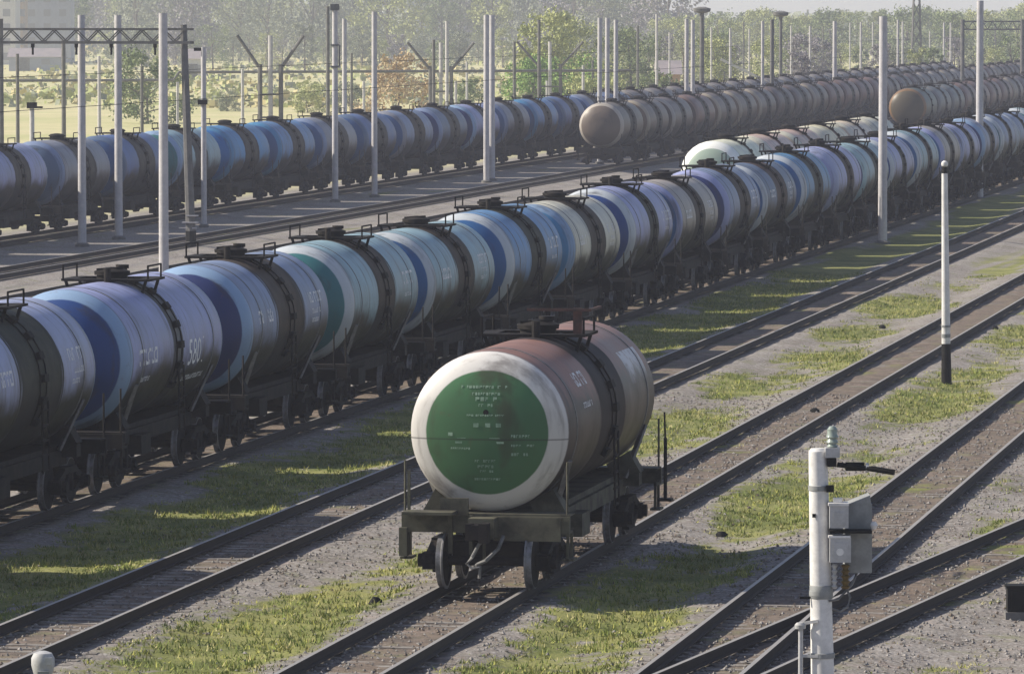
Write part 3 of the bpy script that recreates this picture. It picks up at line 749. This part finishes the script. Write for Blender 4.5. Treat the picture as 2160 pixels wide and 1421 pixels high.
# portal over the far tracks
s = 47.4; p = at_scale(402, s)
root = thing('catenary_portal', 'dark lattice portal beam over the far tracks at the top left', 'portal', (p.x, p.y, 0), 0)
zt, zb = CZ - 32 / s, CZ - 60 / s
b = MB(); b.tube([(0, 0, .8), (-.3, 0, zt + .2)], [.22, .15], 8); b.build('leg', m_concd, root)
b = MB(); b.tube([(0, 0, 0), (0, 0, .82)], .24, 8); b.build('leg_base', m_black, root)
b = MB(); b.box((0, -.1, 1.2), (.7, .3, .06)); b.box((.1, -.1, 1.5), (.5, .3, .06)); b.box((-.1, -.15, .95), (.8, .05, .05)); b.build('step_bracket', m_conc, root)
b = MB(); b.tube([(-20, .3, 0), (-20, .3, zt)], [.22, .16], 8); b.build('leg', m_concd, root)
b = MB()
for y in (-.25, .25):
    b.bar((.1, y, zt), (-20, y, zt), .10); b.bar((.1, y, zb), (-20, y, zb), .12)
    for k in range(20):
        x = -.2 - k; b.bar((x, y, zt - .05), (x - .5, y, zb + .05), .05); b.bar((x - .5, y, zb + .05), (x - 1, y, zt - .05), .05)
b.build('lattice_beam', m_concd, root)
b = MB()
for x in (-1.6, -3.6, -5.2, -7.2): b.tube([(x, 0, zb), (x, 0, zb - .55)], .05, 8); b.box((x, 0, zb - .12), (.14, .14, .22))
b.build('insulator', m_black, root)
# another portal further along at the right top
s = 21.0; p = at_scale(2155, s); root = thing('catenary_portal', 'faint distant portal at the top right corner', 'portal', (p.x, p.y, 0), 0)
b = MB(); b.tube([(0, 0, 0), (0, 0, 9.9)], .2, 8); b.build('leg', m_concd, root)
b = MB(); b.tube([(-6, 0, 0), (-6, 0, 9.9)], .2, 8); b.build('leg', m_concd, root)
b = MB(); b.bar((0, 0, 9.7), (-6, 0, 9.7), .14); b.bar((0, 0, 8.9), (-6, 0, 8.9), .14)
for k in range(6): b.bar((-k, 0, 9.7), (-k - .5, 0, 8.9), .07); b.bar((-k - .5, 0, 8.9), (-k - 1, 0, 9.7), .07)
b.build('lattice_beam', m_concd, root)
# lattice floodlight tower
p = at_scale(1932, 15.5); root = thing('lattice_tower', 'tall tapering dark lattice tower against the sky at the right', 'tower', (p.x, p.y, 0), TH)
b = MB()
for i in range(10):
    z0, z1 = i * 2.0, i * 2.0 + 2.0; w0, w1 = 1.6 - i * .13, 1.6 - (i + 1) * .13
    for sx, sy in ((-1,-1),(1,-1),(1,1),(-1,1)): b.bar((sx*w0/2, sy*w0/2, z0), (sx*w1/2, sy*w1/2, z1), .16)
    for sx in (-1, 1): b.bar((-w0/2, sx*w0/2, z0), (w1/2, sx*w1/2, z1), .09); b.bar((w0/2, sx*w0/2, z0), (-w1/2, sx*w1/2, z1), .09)
b.build('lattice', m_concd, root)
b = MB(); b.box((0, 0, 20.1), (2.2, 1.0, .2)); b.box((-.7, -.3, 20.6), (.5, .3, .5)); b.box((.7, -.3, 20.6), (.5, .3, .5)); b.build('lamp_platform', m_concd, root)

# elevated pipe run in front of the field
s = 24.0; a0 = at_scale(-60, s); a1 = at_scale(1330, s * .97); root = thing('elevated_pipeline', 'thin brown pipe on posts crossing the field behind the far train', 'pipeline', (a0.x, a0.y, 0), math.atan2((a1-a0).y, (a1-a0).x))
Ln = (a1 - a0).length; b = MB(); b.tube([(0, 0, 4.6), (Ln * .3, 0, 4.6), (Ln * .3 + .5, 0, 5.3), (Ln, 0, 5.35)], .13, 10); b.build('pipe', m_concd, root)
k = 1.5
while k < Ln: b = MB(); b.box((k, 0, 2.2), (.2, .2, 4.5)); b.build('pipe_post', m_conc, root); k += 8.5

# little white post heads and markers among the tracks
def signal_post():
    s = (810 - 30) / CZ; p = at_scale(1997, s)
    root = thing('signal_post', 'slim white post with black foot and small lamp on top', 'signal post', (p.x, p.y, gz(p.x)), TH)
    h = CZ - (352 - HY) / s
    b = MB(); b.tube([(0, 0, 1.1), (-.06, 0, h - .2)], [.125, .085], 14); b.build('shaft', m_white, root)
    b = MB(); b.tube([(.02, 0, -.1), (0, 0, 1.12)], [.15, .128], 14); b.build('black_foot', m_black, root)
    b = MB(); b.lathe([(.135, -.05), (.135, .05)], 14, Matrix.Translation((-.005, 0, 1.35))); b.lathe([(.135, -.03), (.135, .03)], 14, Matrix.Translation((-.005, 0, 1.62))); b.build('clamp', m_grey, root)
    b = MB(); b.tube([(-.06, 0, h - .22), (-.06, 0, h - .02)], .075, 10); b.build('neck', m_black, root)
    b = MB(); b.lathe([(.03, -.09), (.085, -.05), (.1, 0), (.085, .06), (.03, .1)], 12, Matrix.Translation((-.06, 0, h + .06))); b.build('lamp', m_white, root)
signal_post()
def globe_post():
    s = 150.; p = at_scale(86, s); root = thing('marker_post', 'white rounded post head at the bottom left corner', 'post', (p.x, p.y, 0), TH)
    h = CZ - (1376 - HY) / s
    b = MB(); b.tube([(0, 0, 0), (0, 0, h - .3)], [.1, .09], 14); b.build('shaft', m_white, root)
    b = MB(); b.lathe([(.10, -.42), (.14, -.3), (.165, -.2), (.165, -.1), (.13, -.03), (.05, 0)], 18, Matrix.Translation((0, 0, h))); b.box((.09, -.1, h - .13), (.1, .12, .1)); b.build('cap', m_cab, root)
    b = MB(); b.box((.02, -.16, h - .33), (.16, .08, .12)); b.build('lens_box', m_grey, root)
globe_post()
def relay():
    p = at_base(2154, 1310); root = thing('relay_box', 'black trackside relay box at the right edge on grey gravel', 'box', (p.x, p.y, 0), TH)
    b = MB(); b.box((0, 0, .36), (.42, .36, .42)); b.box((0, -.19, .36), (.3, .02, .3)); b.build('case', m_black, root)
    b = MB(); b.box((0, 0, .59), (.48, .42, .04)); b.box((-.1, -.18, .36), (.04, .04, .2)); b.build('cover', m_black, root)
    b = MB(); b.box((0, 0, .07), (.5, .45, .16)); b.build('plinth', m_concd, root)
relay()
for i, (px, py, lb) in enumerate(((791, 1267, 'small dark lump on the gravel left of the lone wagon'), (1720, 866, 'small dark lump between the rails behind the white post'), (1862, 680, 'small dark lump on pale gravel near the right'), (2100, 690, 'small dark lump beside the rail right of the white post'), (1523, 1118, 'small dark lump in the grass left of the equipment pole'))):
    p = at_base(px, py + 6, .1); b = MB(); rr_ = random.Random(i)
    b.lathe([(.06, -.04), (.11, .0), (.10, .07), (.045, .12)], 9); 
    b.v = [(x * rr_.uniform(.8, 1.3), y * rr_.uniform(.8, 1.2), z) for x, y, z in b.v]
    o = b.build('stone_lump', m_black); o.location = (p.x, p.y, gz(p.x)); tag(o, lb, 'stone', 'dark lumps lying among the tracks')

# equipment pole in front
def equip():
    s = 159.; p = at_scale(1735, s); root = thing('equipment_pole', 'white concrete pole carrying grey switch boxes and an insulator', 'utility pole', (p.x, p.y, 0), TH)
    def X(px): return (px - 1735) / s
    def Z(py): return CZ - (py - HY) / s
    b = MB(); b.tube([(X(1752), 0, 0), (X(1738), 0, Z(1421)), (X(1727), 0, Z(952)), (X(1727), 0, Z(946))], [.185, .155, .125, .09], 24); b.build('mast', m_white, root)
    b = MB()
    for y, rr_ in ((1030, .133), (1253, .15), (1385, .16)): b.lathe([(rr_, -.035), (rr_ + .008, -.03), (rr_ + .008, .03), (rr_, .035)], 24, Matrix.Translation((X(1727 + (y - 950) * .024), 0, Z(y))))
    b.lathe([(.15, -.09), (.157, -.08), (.157, .08), (.15, .09)], 24, Matrix.Translation((X(1735), 0, Z(1250)))); b.build('clamp_band', m_grey, root)
    b = MB(); b.box((X(1752), -.12, Z(1030)), (.10, .1, .09)); b.box((X(1718), -.128, Z(1087)), (.045, .02, .05)); b.box((X(1700), -.05, Z(1262)), (.14, .03, .03)); b.build('bolt', m_black, root)
    b = MB(); b.box((X(1757), -.05, Z(954)), (.19, .2, .13)); b.build('insulator_bracket', m_cab, root)
    b = MB(); b.box((X(1756), -.05, Z(975)), (.12, .15, .11)); b.build('bracket_gap', m_black, root)
    b = MB(); b.lathe([(.05, 0), (.075, .02), (.055, .05), (.08, .08), (.06, .12), (.085, .15), (.065, .19), (.07, .25), (.04, .29)], 16, Matrix.Translation((X(1757), -.05, Z(945)))); b.build('insulator', m_pgreen, root)
    b = MB(); b.box((X(1805), -.05, Z(984)), (.25, .1, .11)); b.tube([(X(1768), -.05, Z(980)), (X(1886), -.25, Z(993))], .035, 8); b.bar((X(1838), -.15, Z(987)), (X(1886), -.25, Z(994)), .07); b.build('contact_arm', m_black, root)
    b = MB(); b.lathe([(.065, -.02), (.065, .02)], 12, Matrix.Translation((X(1830), -.12, Z(986))) @ RY); b.build('arm_ring', m_cab, root)
    b = MB(); b.box((X(1814), .28, Z(1138)), (.36, .5, .92)); b.add([(X(1790), .02, Z(1066)), (X(1840), .02, Z(1066)), (X(1840), .5, Z(1066)), (X(1790), .5, Z(1066)), (X(1838), .02, Z(1046)), (X(1838), .5, Z(1046))], [(0,1,4),(3,5,2),(0,4,5,3),(1,2,5,4)]); b.build('housing', m_grey, root)
    b = MB(); b.box((X(1770), -.14, Z(1088)), (.25, .22, .30)); b.box((X(1771), -.255, Z(1092)), (.15, .012, .17)); c1 = b.build('switch_box', m_cab, root)
    b = MB(); b.box((X(1769), -.14, Z(1062)), (.27, .25, .035)); b.box((X(1768), -.12, Z(1054)), (.12, .12, .06)); b.build('lid', m_white, c1)
    b = MB(); b.box((X(1773), -.14, Z(1158)), (.28, .24, .33)); b.box((X(1774), -.265, Z(1160)), (.19, .012, .22)); c2 = b.build('switch_box', m_cab, root)
    b = MB(); b.box((X(1771), -.14, Z(1130)), (.29, .26, .03)); b.lathe([(.05, 0), (.05, .02)], 14, Matrix.Translation((X(1772), -.275, Z(1162))) @ RX); b.build('lid', m_white, c2)
    b = MB(); b.box((X(1795), -.12, Z(1120)), (.56, .30, .035)); b.build('strap', m_black, root)
    b = MB(); b.lathe([(.03, 0), (.05, .05), (.03, .1)], 10, Matrix.Translation((X(1845), -.1, Z(1116)))); b.build('knob', m_white, root)
    for x_, mt, r0 in ((1762, m_cab, .035), (1785, m_porc, .055)):
        b = MB(); pr = []
        for k in range(5): pr += [(r0 * .7, -k * .07), (r0 * 1.2, -k * .07 - .02), (r0 * .75, -k * .07 - .05)]
        b.lathe(pr[::-1], 14, Matrix.Translation((X(x_), -.1, Z(1190)))); b.build('bushing', mt, root)
    b = MB(); b.tube([(X(1787), -.1, Z(1240)), (X(1795), -.12, Z(1260)), (X(1790), -.14, Z(1280)), (X(1775), -.13, Z(1290)), (X(1758), -.1, Z(1285))], .016, 8)
    b.tube([(X(1820), .2, Z(1195)), (X(1800), .0, Z(1235)), (X(1770), -.1, Z(1265)), (X(1750), -.12, Z(1268))], .016, 8); b.build('cable_loop', m_hose, root)
    b = MB(); b.tube([(X(1691), -.08, 0), (X(1691), -.08, Z(1326))], .032, 10); b.lathe([(.07, -.02), (.075, .03), (.05, .06)], 12, Matrix.Translation((X(1690), -.08, Z(1324)))); b.bar((X(1696), -.08, Z(1316)), (X(1728), -.14, Z(1310)), .04); b.bar((X(1691), -.08, Z(1385)), (X(1728), -.14, Z(1385)), .035); b.build('conduit', m_cab, root)
equip()

# ------------------------------------------------------------------ trees, shrubs, far buildings
def leaf_mat(name, c1, c2):
    t = NT(name); v = t.coord(); n = t.noise(v, .5, 4); n2 = t.noise(v, 3, 2)
    col = t.mix(t.smooth(n, .35, .65), c1, c2); col = t.mix(t.smooth(n2, .5, .8, 0, .4), col, tuple(q * .75 for q in c1))
    return t.done(col, .8, 0, .2)
LM = {'green': leaf_mat('leaf_green', (.15,.20,.08), (.26,.31,.14)), 'grey green': leaf_mat('leaf_grey_green', (.20,.225,.155), (.31,.33,.24)), 'yellow green': leaf_mat('leaf_yellow_green', (.31,.35,.13), (.44,.46,.20)),
      'bright green': leaf_mat('leaf_bright', (.18,.30,.07), (.30,.43,.13)), 'orange': leaf_mat('leaf_orange', (.50,.38,.22), (.56,.46,.30)), 'bare purple grey': leaf_mat('twig_grey', (.22,.205,.22), (.31,.29,.31))}
m_bark = worn('bark', (.12,.10,.085), (.2,.17,.15), 4, .9)
def tree_meshes(seed, h, wd, nclump, per, ls, lo=.25):
    rnd = random.Random(seed); tb = MB(); cb = MB()
    tb.tube([(0, 0, -.2), (rnd.gauss(0, .2), 0, h * .35), (rnd.gauss(0, .4), rnd.gauss(0, .4), h * .85)], [h * .022, h * .016, h * .004], 7)
    for k in range(nclump):
        zz = lo + (1 - lo) * rnd.random() ** .85; rad = wd * math.sqrt(max(.03, 1 - abs((zz - (lo + .3)) / (1.0 - lo)) ** 1.8)) * rnd.uniform(.35, 1.0)
        a = rnd.uniform(0, 6.283); c = Vector((math.cos(a) * rad, math.sin(a) * rad, zz * h * .93))
        if k < 9: tb.tube([(0, 0, c.z * .6), c * .75 + Vector((0, 0, c.z * .22))], [h * .009, h * .003], 5)
        cr = wd * rnd.uniform(.16, .34)
        for j in range(per):
            d = Vector((rnd.gauss(0, 1), rnd.gauss(0, 1), rnd.gauss(0, .8))).normalized() * cr * rnd.uniform(.35, 1.1); q = c + d
            nrm = Vector((rnd.gauss(0, 1), rnd.gauss(0, 1), rnd.gauss(0, 1) + .6)).normalized(); u = nrm.orthogonal().normalized() * ls * rnd.uniform(.5, 1.2); w_ = nrm.cross(u) * rnd.uniform(.5, 1)
            cb.add([q - u, q - w_ * .8, q + u, q + w_], [(0, 1, 2, 3)])
    t_ = tb.build('trunk', m_bark); c_ = cb.build('crown', LM['green']); r_ = (t_.data, c_.data)
    bpy.data.objects.remove(t_); bpy.data.objects.remove(c_); return r_
TV = [tree_meshes(1, 12, 4.6, 60, 70, .26, .1), tree_meshes(2, 12, 3.6, 52, 70, .24, .05), tree_meshes(3, 12, 5.6, 70, 66, .27, .08), tree_meshes(4, 12, 3.0, 44, 66, .24, .04), tree_meshes(5, 12, 5.0, 60, 40, .2, .08)]
SV = [tree_meshes(11, 4, 2.4, 34, 110, .11, .02), tree_meshes(12, 4, 3.0, 38, 110, .12, .02)]
def tree(px, s, ytop, kind, label, var=None, wsc=1.0, name='tree', group='hazy trees in the background', cat='tree'):
    p = at_scale(px, s); h = CZ - (ytop - HY) / s; rnd = random.Random(int(px * 7 + s * 13))
    V = TV if name == 'tree' else SV; tm_, cm = V[rnd.randrange(len(V)) if var is None else var]
    root = thing(name, label, cat, (p.x, p.y, 0), rnd.uniform(0, 6.28), group)
    sc = h / (12 if name == 'tree' else 4); root.scale = (sc * wsc, sc * wsc, sc)
    a = bpy.data.objects.new('trunk', tm_); COL.objects.link(a); a.parent = root
    c = bpy.data.objects.new('crown', cm); COL.objects.link(c); c.parent = root
    c.material_slots[0].link = 'OBJECT'; c.material_slots[0].material = LM[kind]
tr = random.Random(21); kinds = ['grey green', 'green', 'grey green', 'bare purple grey', 'yellow green', 'grey green']
xs = []
x = -30; i = 0
while x < 1420:
    i += 1; k = kinds[i % 6]; dpx = tr.uniform(24, 40)
    tree(x, tr.uniform(7.6, 9.6), tr.uniform(-75, -25) , k, '%s tree from the left in the tall hazy tree line, %s' % (ordw(i), k)); x += dpx
x = 250; i = 0
while x < 1420:
    i += 1; k = kinds[(i * 5 + 1) % 6]
    tree(x, tr.uniform(10.2, 12.0), tr.uniform(45, 85), k, '%s tree from the left in the lower front tree line, %s' % (ordw(i), k), group='lower trees at the edge of the field'); x += tr.uniform(30, 52)
x = 1400; i = 0
while x < 2190:
    i += 1; k = kinds[(i * 3 + 1) % 6]
    tree(x, tr.uniform(8.5, 11.5), tr.uniform(12, 40) if x < 2100 else tr.uniform(5, 25), k, '%s tree from the left under the strip of sky, %s' % (ordw(i), k), group='trees under the strip of sky at the right'); x += tr.uniform(17, 30)
x = 1330; i = 0
while x < 2190:
    i += 1; k = ['grey green', 'yellow green', 'green', 'bare purple grey'][i % 4]
    tree(x, tr.uniform(13.5, 16.5), tr.uniform(62, 100), k, '%s low tree from the left behind the distant masts, %s' % (ordw(i), k), group='low trees behind the distant masts'); x += tr.uniform(30, 48)
tree(1150, 18.5, 18, 'yellow green', 'big yellow green tree rising behind the right forked mast', 0, .95)
tree(1210, 17.0, 30, 'yellow green', 'yellow green tree right of the biggest one', 2, .8)
tree(1330, 17.0, 55, 'green', 'rounded green tree left of the orange shed', 2)
tree(1510, 17.0, 75, 'yellow green', 'bright yellow green tree right of the dark lamp mast', 0)
tree(1130, 20.5, 122, 'bright green', 'bright green shrub below the right forked mast', 0, 1.0, 'shrub', 'shrubs in the field', 'shrub')
tree(1185, 20.5, 118, 'bright green', 'second bright green shrub, right of the forked mast posts', 1, 1.0, 'shrub', 'shrubs in the field', 'shrub')
tree(312, 22.0, 105, 'green', 'green bush between the second pale mast and the white edged mast', 0, .9, 'shrub', 'shrubs in the field', 'shrub')
tree(835, 22.0, 112, 'orange', 'orange brown bush beside the plain pale mast', 0, .9, 'shrub', 'shrubs in the field', 'shrub')
tree(1690, 20.0, 105, 'bare purple grey', 'dark bare tree behind the brown train at the right', 3, .8)
for i, (px, yt) in enumerate(((60, 200), (225, 215), (480, 190), (650, 175), (990, 165), (740, 170), (1250, 140), (1400, 150))):
    tree(px, 19 + i * .3, yt, ['yellow green', 'green', 'grey green'][i % 3], '%s small field bush from the left among the masts' % ordw(i + 1), None, .9, 'shrub', 'shrubs in the field', 'shrub')
rnd = random.Random(77); cb = MB()
for k in range(520):
    s_ = rnd.uniform(8.2, 19) ; px = rnd.uniform(-60, 1500); p = at_scale(px, s_)
    if p.x > -95: continue
    edge = s_ < 9.6; n_k = 26 if edge else 14; sp = rnd.uniform(1.5, 4.5) if edge else rnd.uniform(.8, 3.0); hh_ = rnd.uniform(1.5, 4.0) if edge else rnd.uniform(.4, 1.5)
    cb.mat(rnd.choice((0, 0, 1, 2, 2)))
    for j in range(n_k):
        q = Vector((p.x + rnd.gauss(0, sp), p.y + rnd.gauss(0, sp), abs(rnd.gauss(0, .5)) * hh_)); nn_ = Vector((rnd.gauss(0,1), rnd.gauss(0,1), rnd.gauss(0,1) + .5)).normalized(); u = nn_.orthogonal().normalized() * rnd.uniform(.25, .6); w_ = nn_.cross(u)
        cb.add([q - u, q - w_, q + u, q + w_], [(0,1,2,3)])
tag(cb.build('field_scrub', [LM['yellow green'], LM['grey green'], leaf_mat('dry_grass', (.42,.38,.18), (.55,.48,.26))]), 'tufts of dry grass and low scrub all over the field', 'scrub', kind='stuff')
for i, (X_, z_) in enumerate(((-58.5, 6.6), (-66.7, 7.6))):
    b = MB(); pts = []
    for k in range(40):
        Y_ = 150 + k * 16; f_ = ((k % 4) / 4.0); pts.append((X_, Y_, z_ - (.5 * 4 * f_ * (1 - f_) if z_ > 9 else 0)))
    b.tube(pts, .013, 4); o = b.build('overhead_wire', m_black)
    tag(o, ['contact wire over the brown train track', 'contact wire over the farther blue train', 'sagging carrier wire over the farther blue train', 'contact wire over the empty track left of the blue train', 'sagging carrier wire over the empty track left of the blue train', 'highest wire running along the field side'][i], 'wire', 'overhead wires along the far tracks')
# far wood that closes the view
rnd = random.Random(31); cb = MB()
for k in range(420):
    px = rnd.uniform(-200, 2400); s = rnd.uniform(5.6, 7.0); p = at_scale(px, s)
    hm = 17 if px < 1350 else 10.5
    for j in range(34):
        q = Vector((p.x + rnd.gauss(0, 3.2), p.y + rnd.gauss(0, 3.2), hm * rnd.random() ** .8 * rnd.uniform(.75, 1.08))); n_ = Vector((rnd.gauss(0,1), rnd.gauss(0,1), rnd.gauss(0,1))).normalized(); u = n_.orthogonal().normalized() * rnd.uniform(.8, 1.5); w_ = n_.cross(u)
        cb.add([q - u, q - w_, q + u, q + w_], [(0,1,2,3)])
tag(cb.build('far_wood', LM['grey green']), 'far hazy wood along the horizon', 'wood', kind='stuff')

def block(px0, px1, s, h, label, wall, floors=9):
    a = at_scale(px0, s); b_ = at_scale(px1, s); L = (b_ - a).length; root = thing('apartment_block', label, 'building', (a.x, a.y, 0), TH, 'hazy apartment blocks at the top left')
    b = MB(); b.box((L / 2, 6, h / 2), (L, 12, h)); b.build('wall', wall, root)
    b = MB(); b.box((L / 2, 6, h + .3), (L + .6, 12.6, .6)); b.build('roof', m_concd, root)
    n = max(2, int(L / 3.2)); cnt = 0
    fl = int(h / 3)
    for j in range(fl):
        for i in range(n):
            if cnt >= 95: break
            cnt += 1; b = MB(); b.box(((i + .5) * L / n, -.03, 1.7 + j * 3), (1.5, .08, 1.5)); b.build('window', m_glass, root)
t = NT('window_glass'); m_glass = t.done((.26,.26,.29), .3)
m_w1 = worn('block_wall_pale', (.62,.60,.60), (.56,.54,.54), .4, .9); m_w2 = worn('block_wall_ochre', (.46,.36,.28), (.40,.32,.26), .4, .9); m_w3 = worn('block_wall_blue', (.36,.38,.44), (.32,.34,.40), .4, .9)
block(-40, 34, 10.2, 24, 'pale apartment block in haze at the left edge', m_w1)
block(36, 50, 10.0, 24, 'narrow ochre stair tower of the hazy blocks', m_w2)
block(52, 150, 9.8, 24, 'blue grey apartment block in haze right of the pale one', m_w3)
block(870, 985, 7.2, 24, 'faint lavender apartment block behind the tree line', m_w3)
def shed(px0, px1, s, h, label, wall, roof):
    a = at_scale(px0, s); b_ = at_scale(px1, s); L = (b_ - a).length; root = thing('shed', label, 'shed', (a.x, a.y, 0), TH, 'low sheds beyond the trains')
    b = MB(); b.box((L / 2, 4, h / 2), (L, 8, h)); b.build('wall', wall, root)
    b = MB(); b.add([(-.3, -.4, h), (L + .3, -.4, h), (L + .3, 8.4, h), (-.3, 8.4, h), (-.3, 4, h + 1.6), (L + .3, 4, h + 1.6)], [(0,1,5,4),(2,3,4,5),(0,4,3),(1,2,5),(0,3,2,1)]); b.build('roof', roof, root)
    b = MB(); b.box((L * .3, -.03, 1.2), (1.8, .08, 2.3)); b.build('door', m_concd, root)
    b = MB(); b.box((L * .7, -.03, 1.7), (1.5, .08, 1.0)); b.build('window', m_glass, root)
m_or = worn('shed_orange_plaster', (.46,.30,.19), (.40,.28,.2), .6, .9); m_rf = worn('shed_roof', (.30,.26,.27), (.24,.22,.23), .6, .8)
shed(1388, 1434, 18, 3.4, 'orange brown shed behind the brown train', m_or, m_rf)
shed(20, 130, 11.5, 2.6, 'long low grey shed at the far side of the field', m_w3, m_rf)
shed(395, 430, 13, 3.2, 'small pale shed at the edge of the field', m_w1, m_rf)
# sloping pale pipe or conveyor seen at the right
a0 = at_scale(1520, 18); root = thing('conveyor', 'pale sloping conveyor behind the brown train', 'conveyor', (a0.x, a0.y, 0), TH)
b = MB(); b.bar((0, 0, CZ - (125 - HY) / 18), (5.2, 0, CZ - (170 - HY) / 18), .5, .3); b.build('belt_housing', m_cab, root)
b = MB()
for x_ in (.4, 2.6, 4.8): b.box((x_, 0, 1.9), (.15, .15, 3.8 - x_ * .35))
b.build('support', m_concd, root)

# ------------------------------------------------------------------ air
b = MB(); b.box((-400, 2050, 24), (2600, 4700, 50))
hz = b.build('haze', None or bpy.data.materials.new('haze_air'))
hm = hz.data.materials[0]; hm.use_nodes = True; nn = hm.node_tree.nodes; nn.remove(nn['Principled BSDF'])
pv = nn.new('ShaderNodeVolumePrincipled'); pv.inputs['Color'].default_value = (.80, .84, 1.0, 1); pv.inputs['Density'].default_value = .00027; pv.inputs['Anisotropy'].default_value = .1
hm.node_tree.links.new(pv.outputs[0], nn['Material Output'].inputs['Volume'])
hz['kind'] = 'stuff'; hz['label'] = 'pale haze in the air over the yard'; hz['category'] = 'haze'
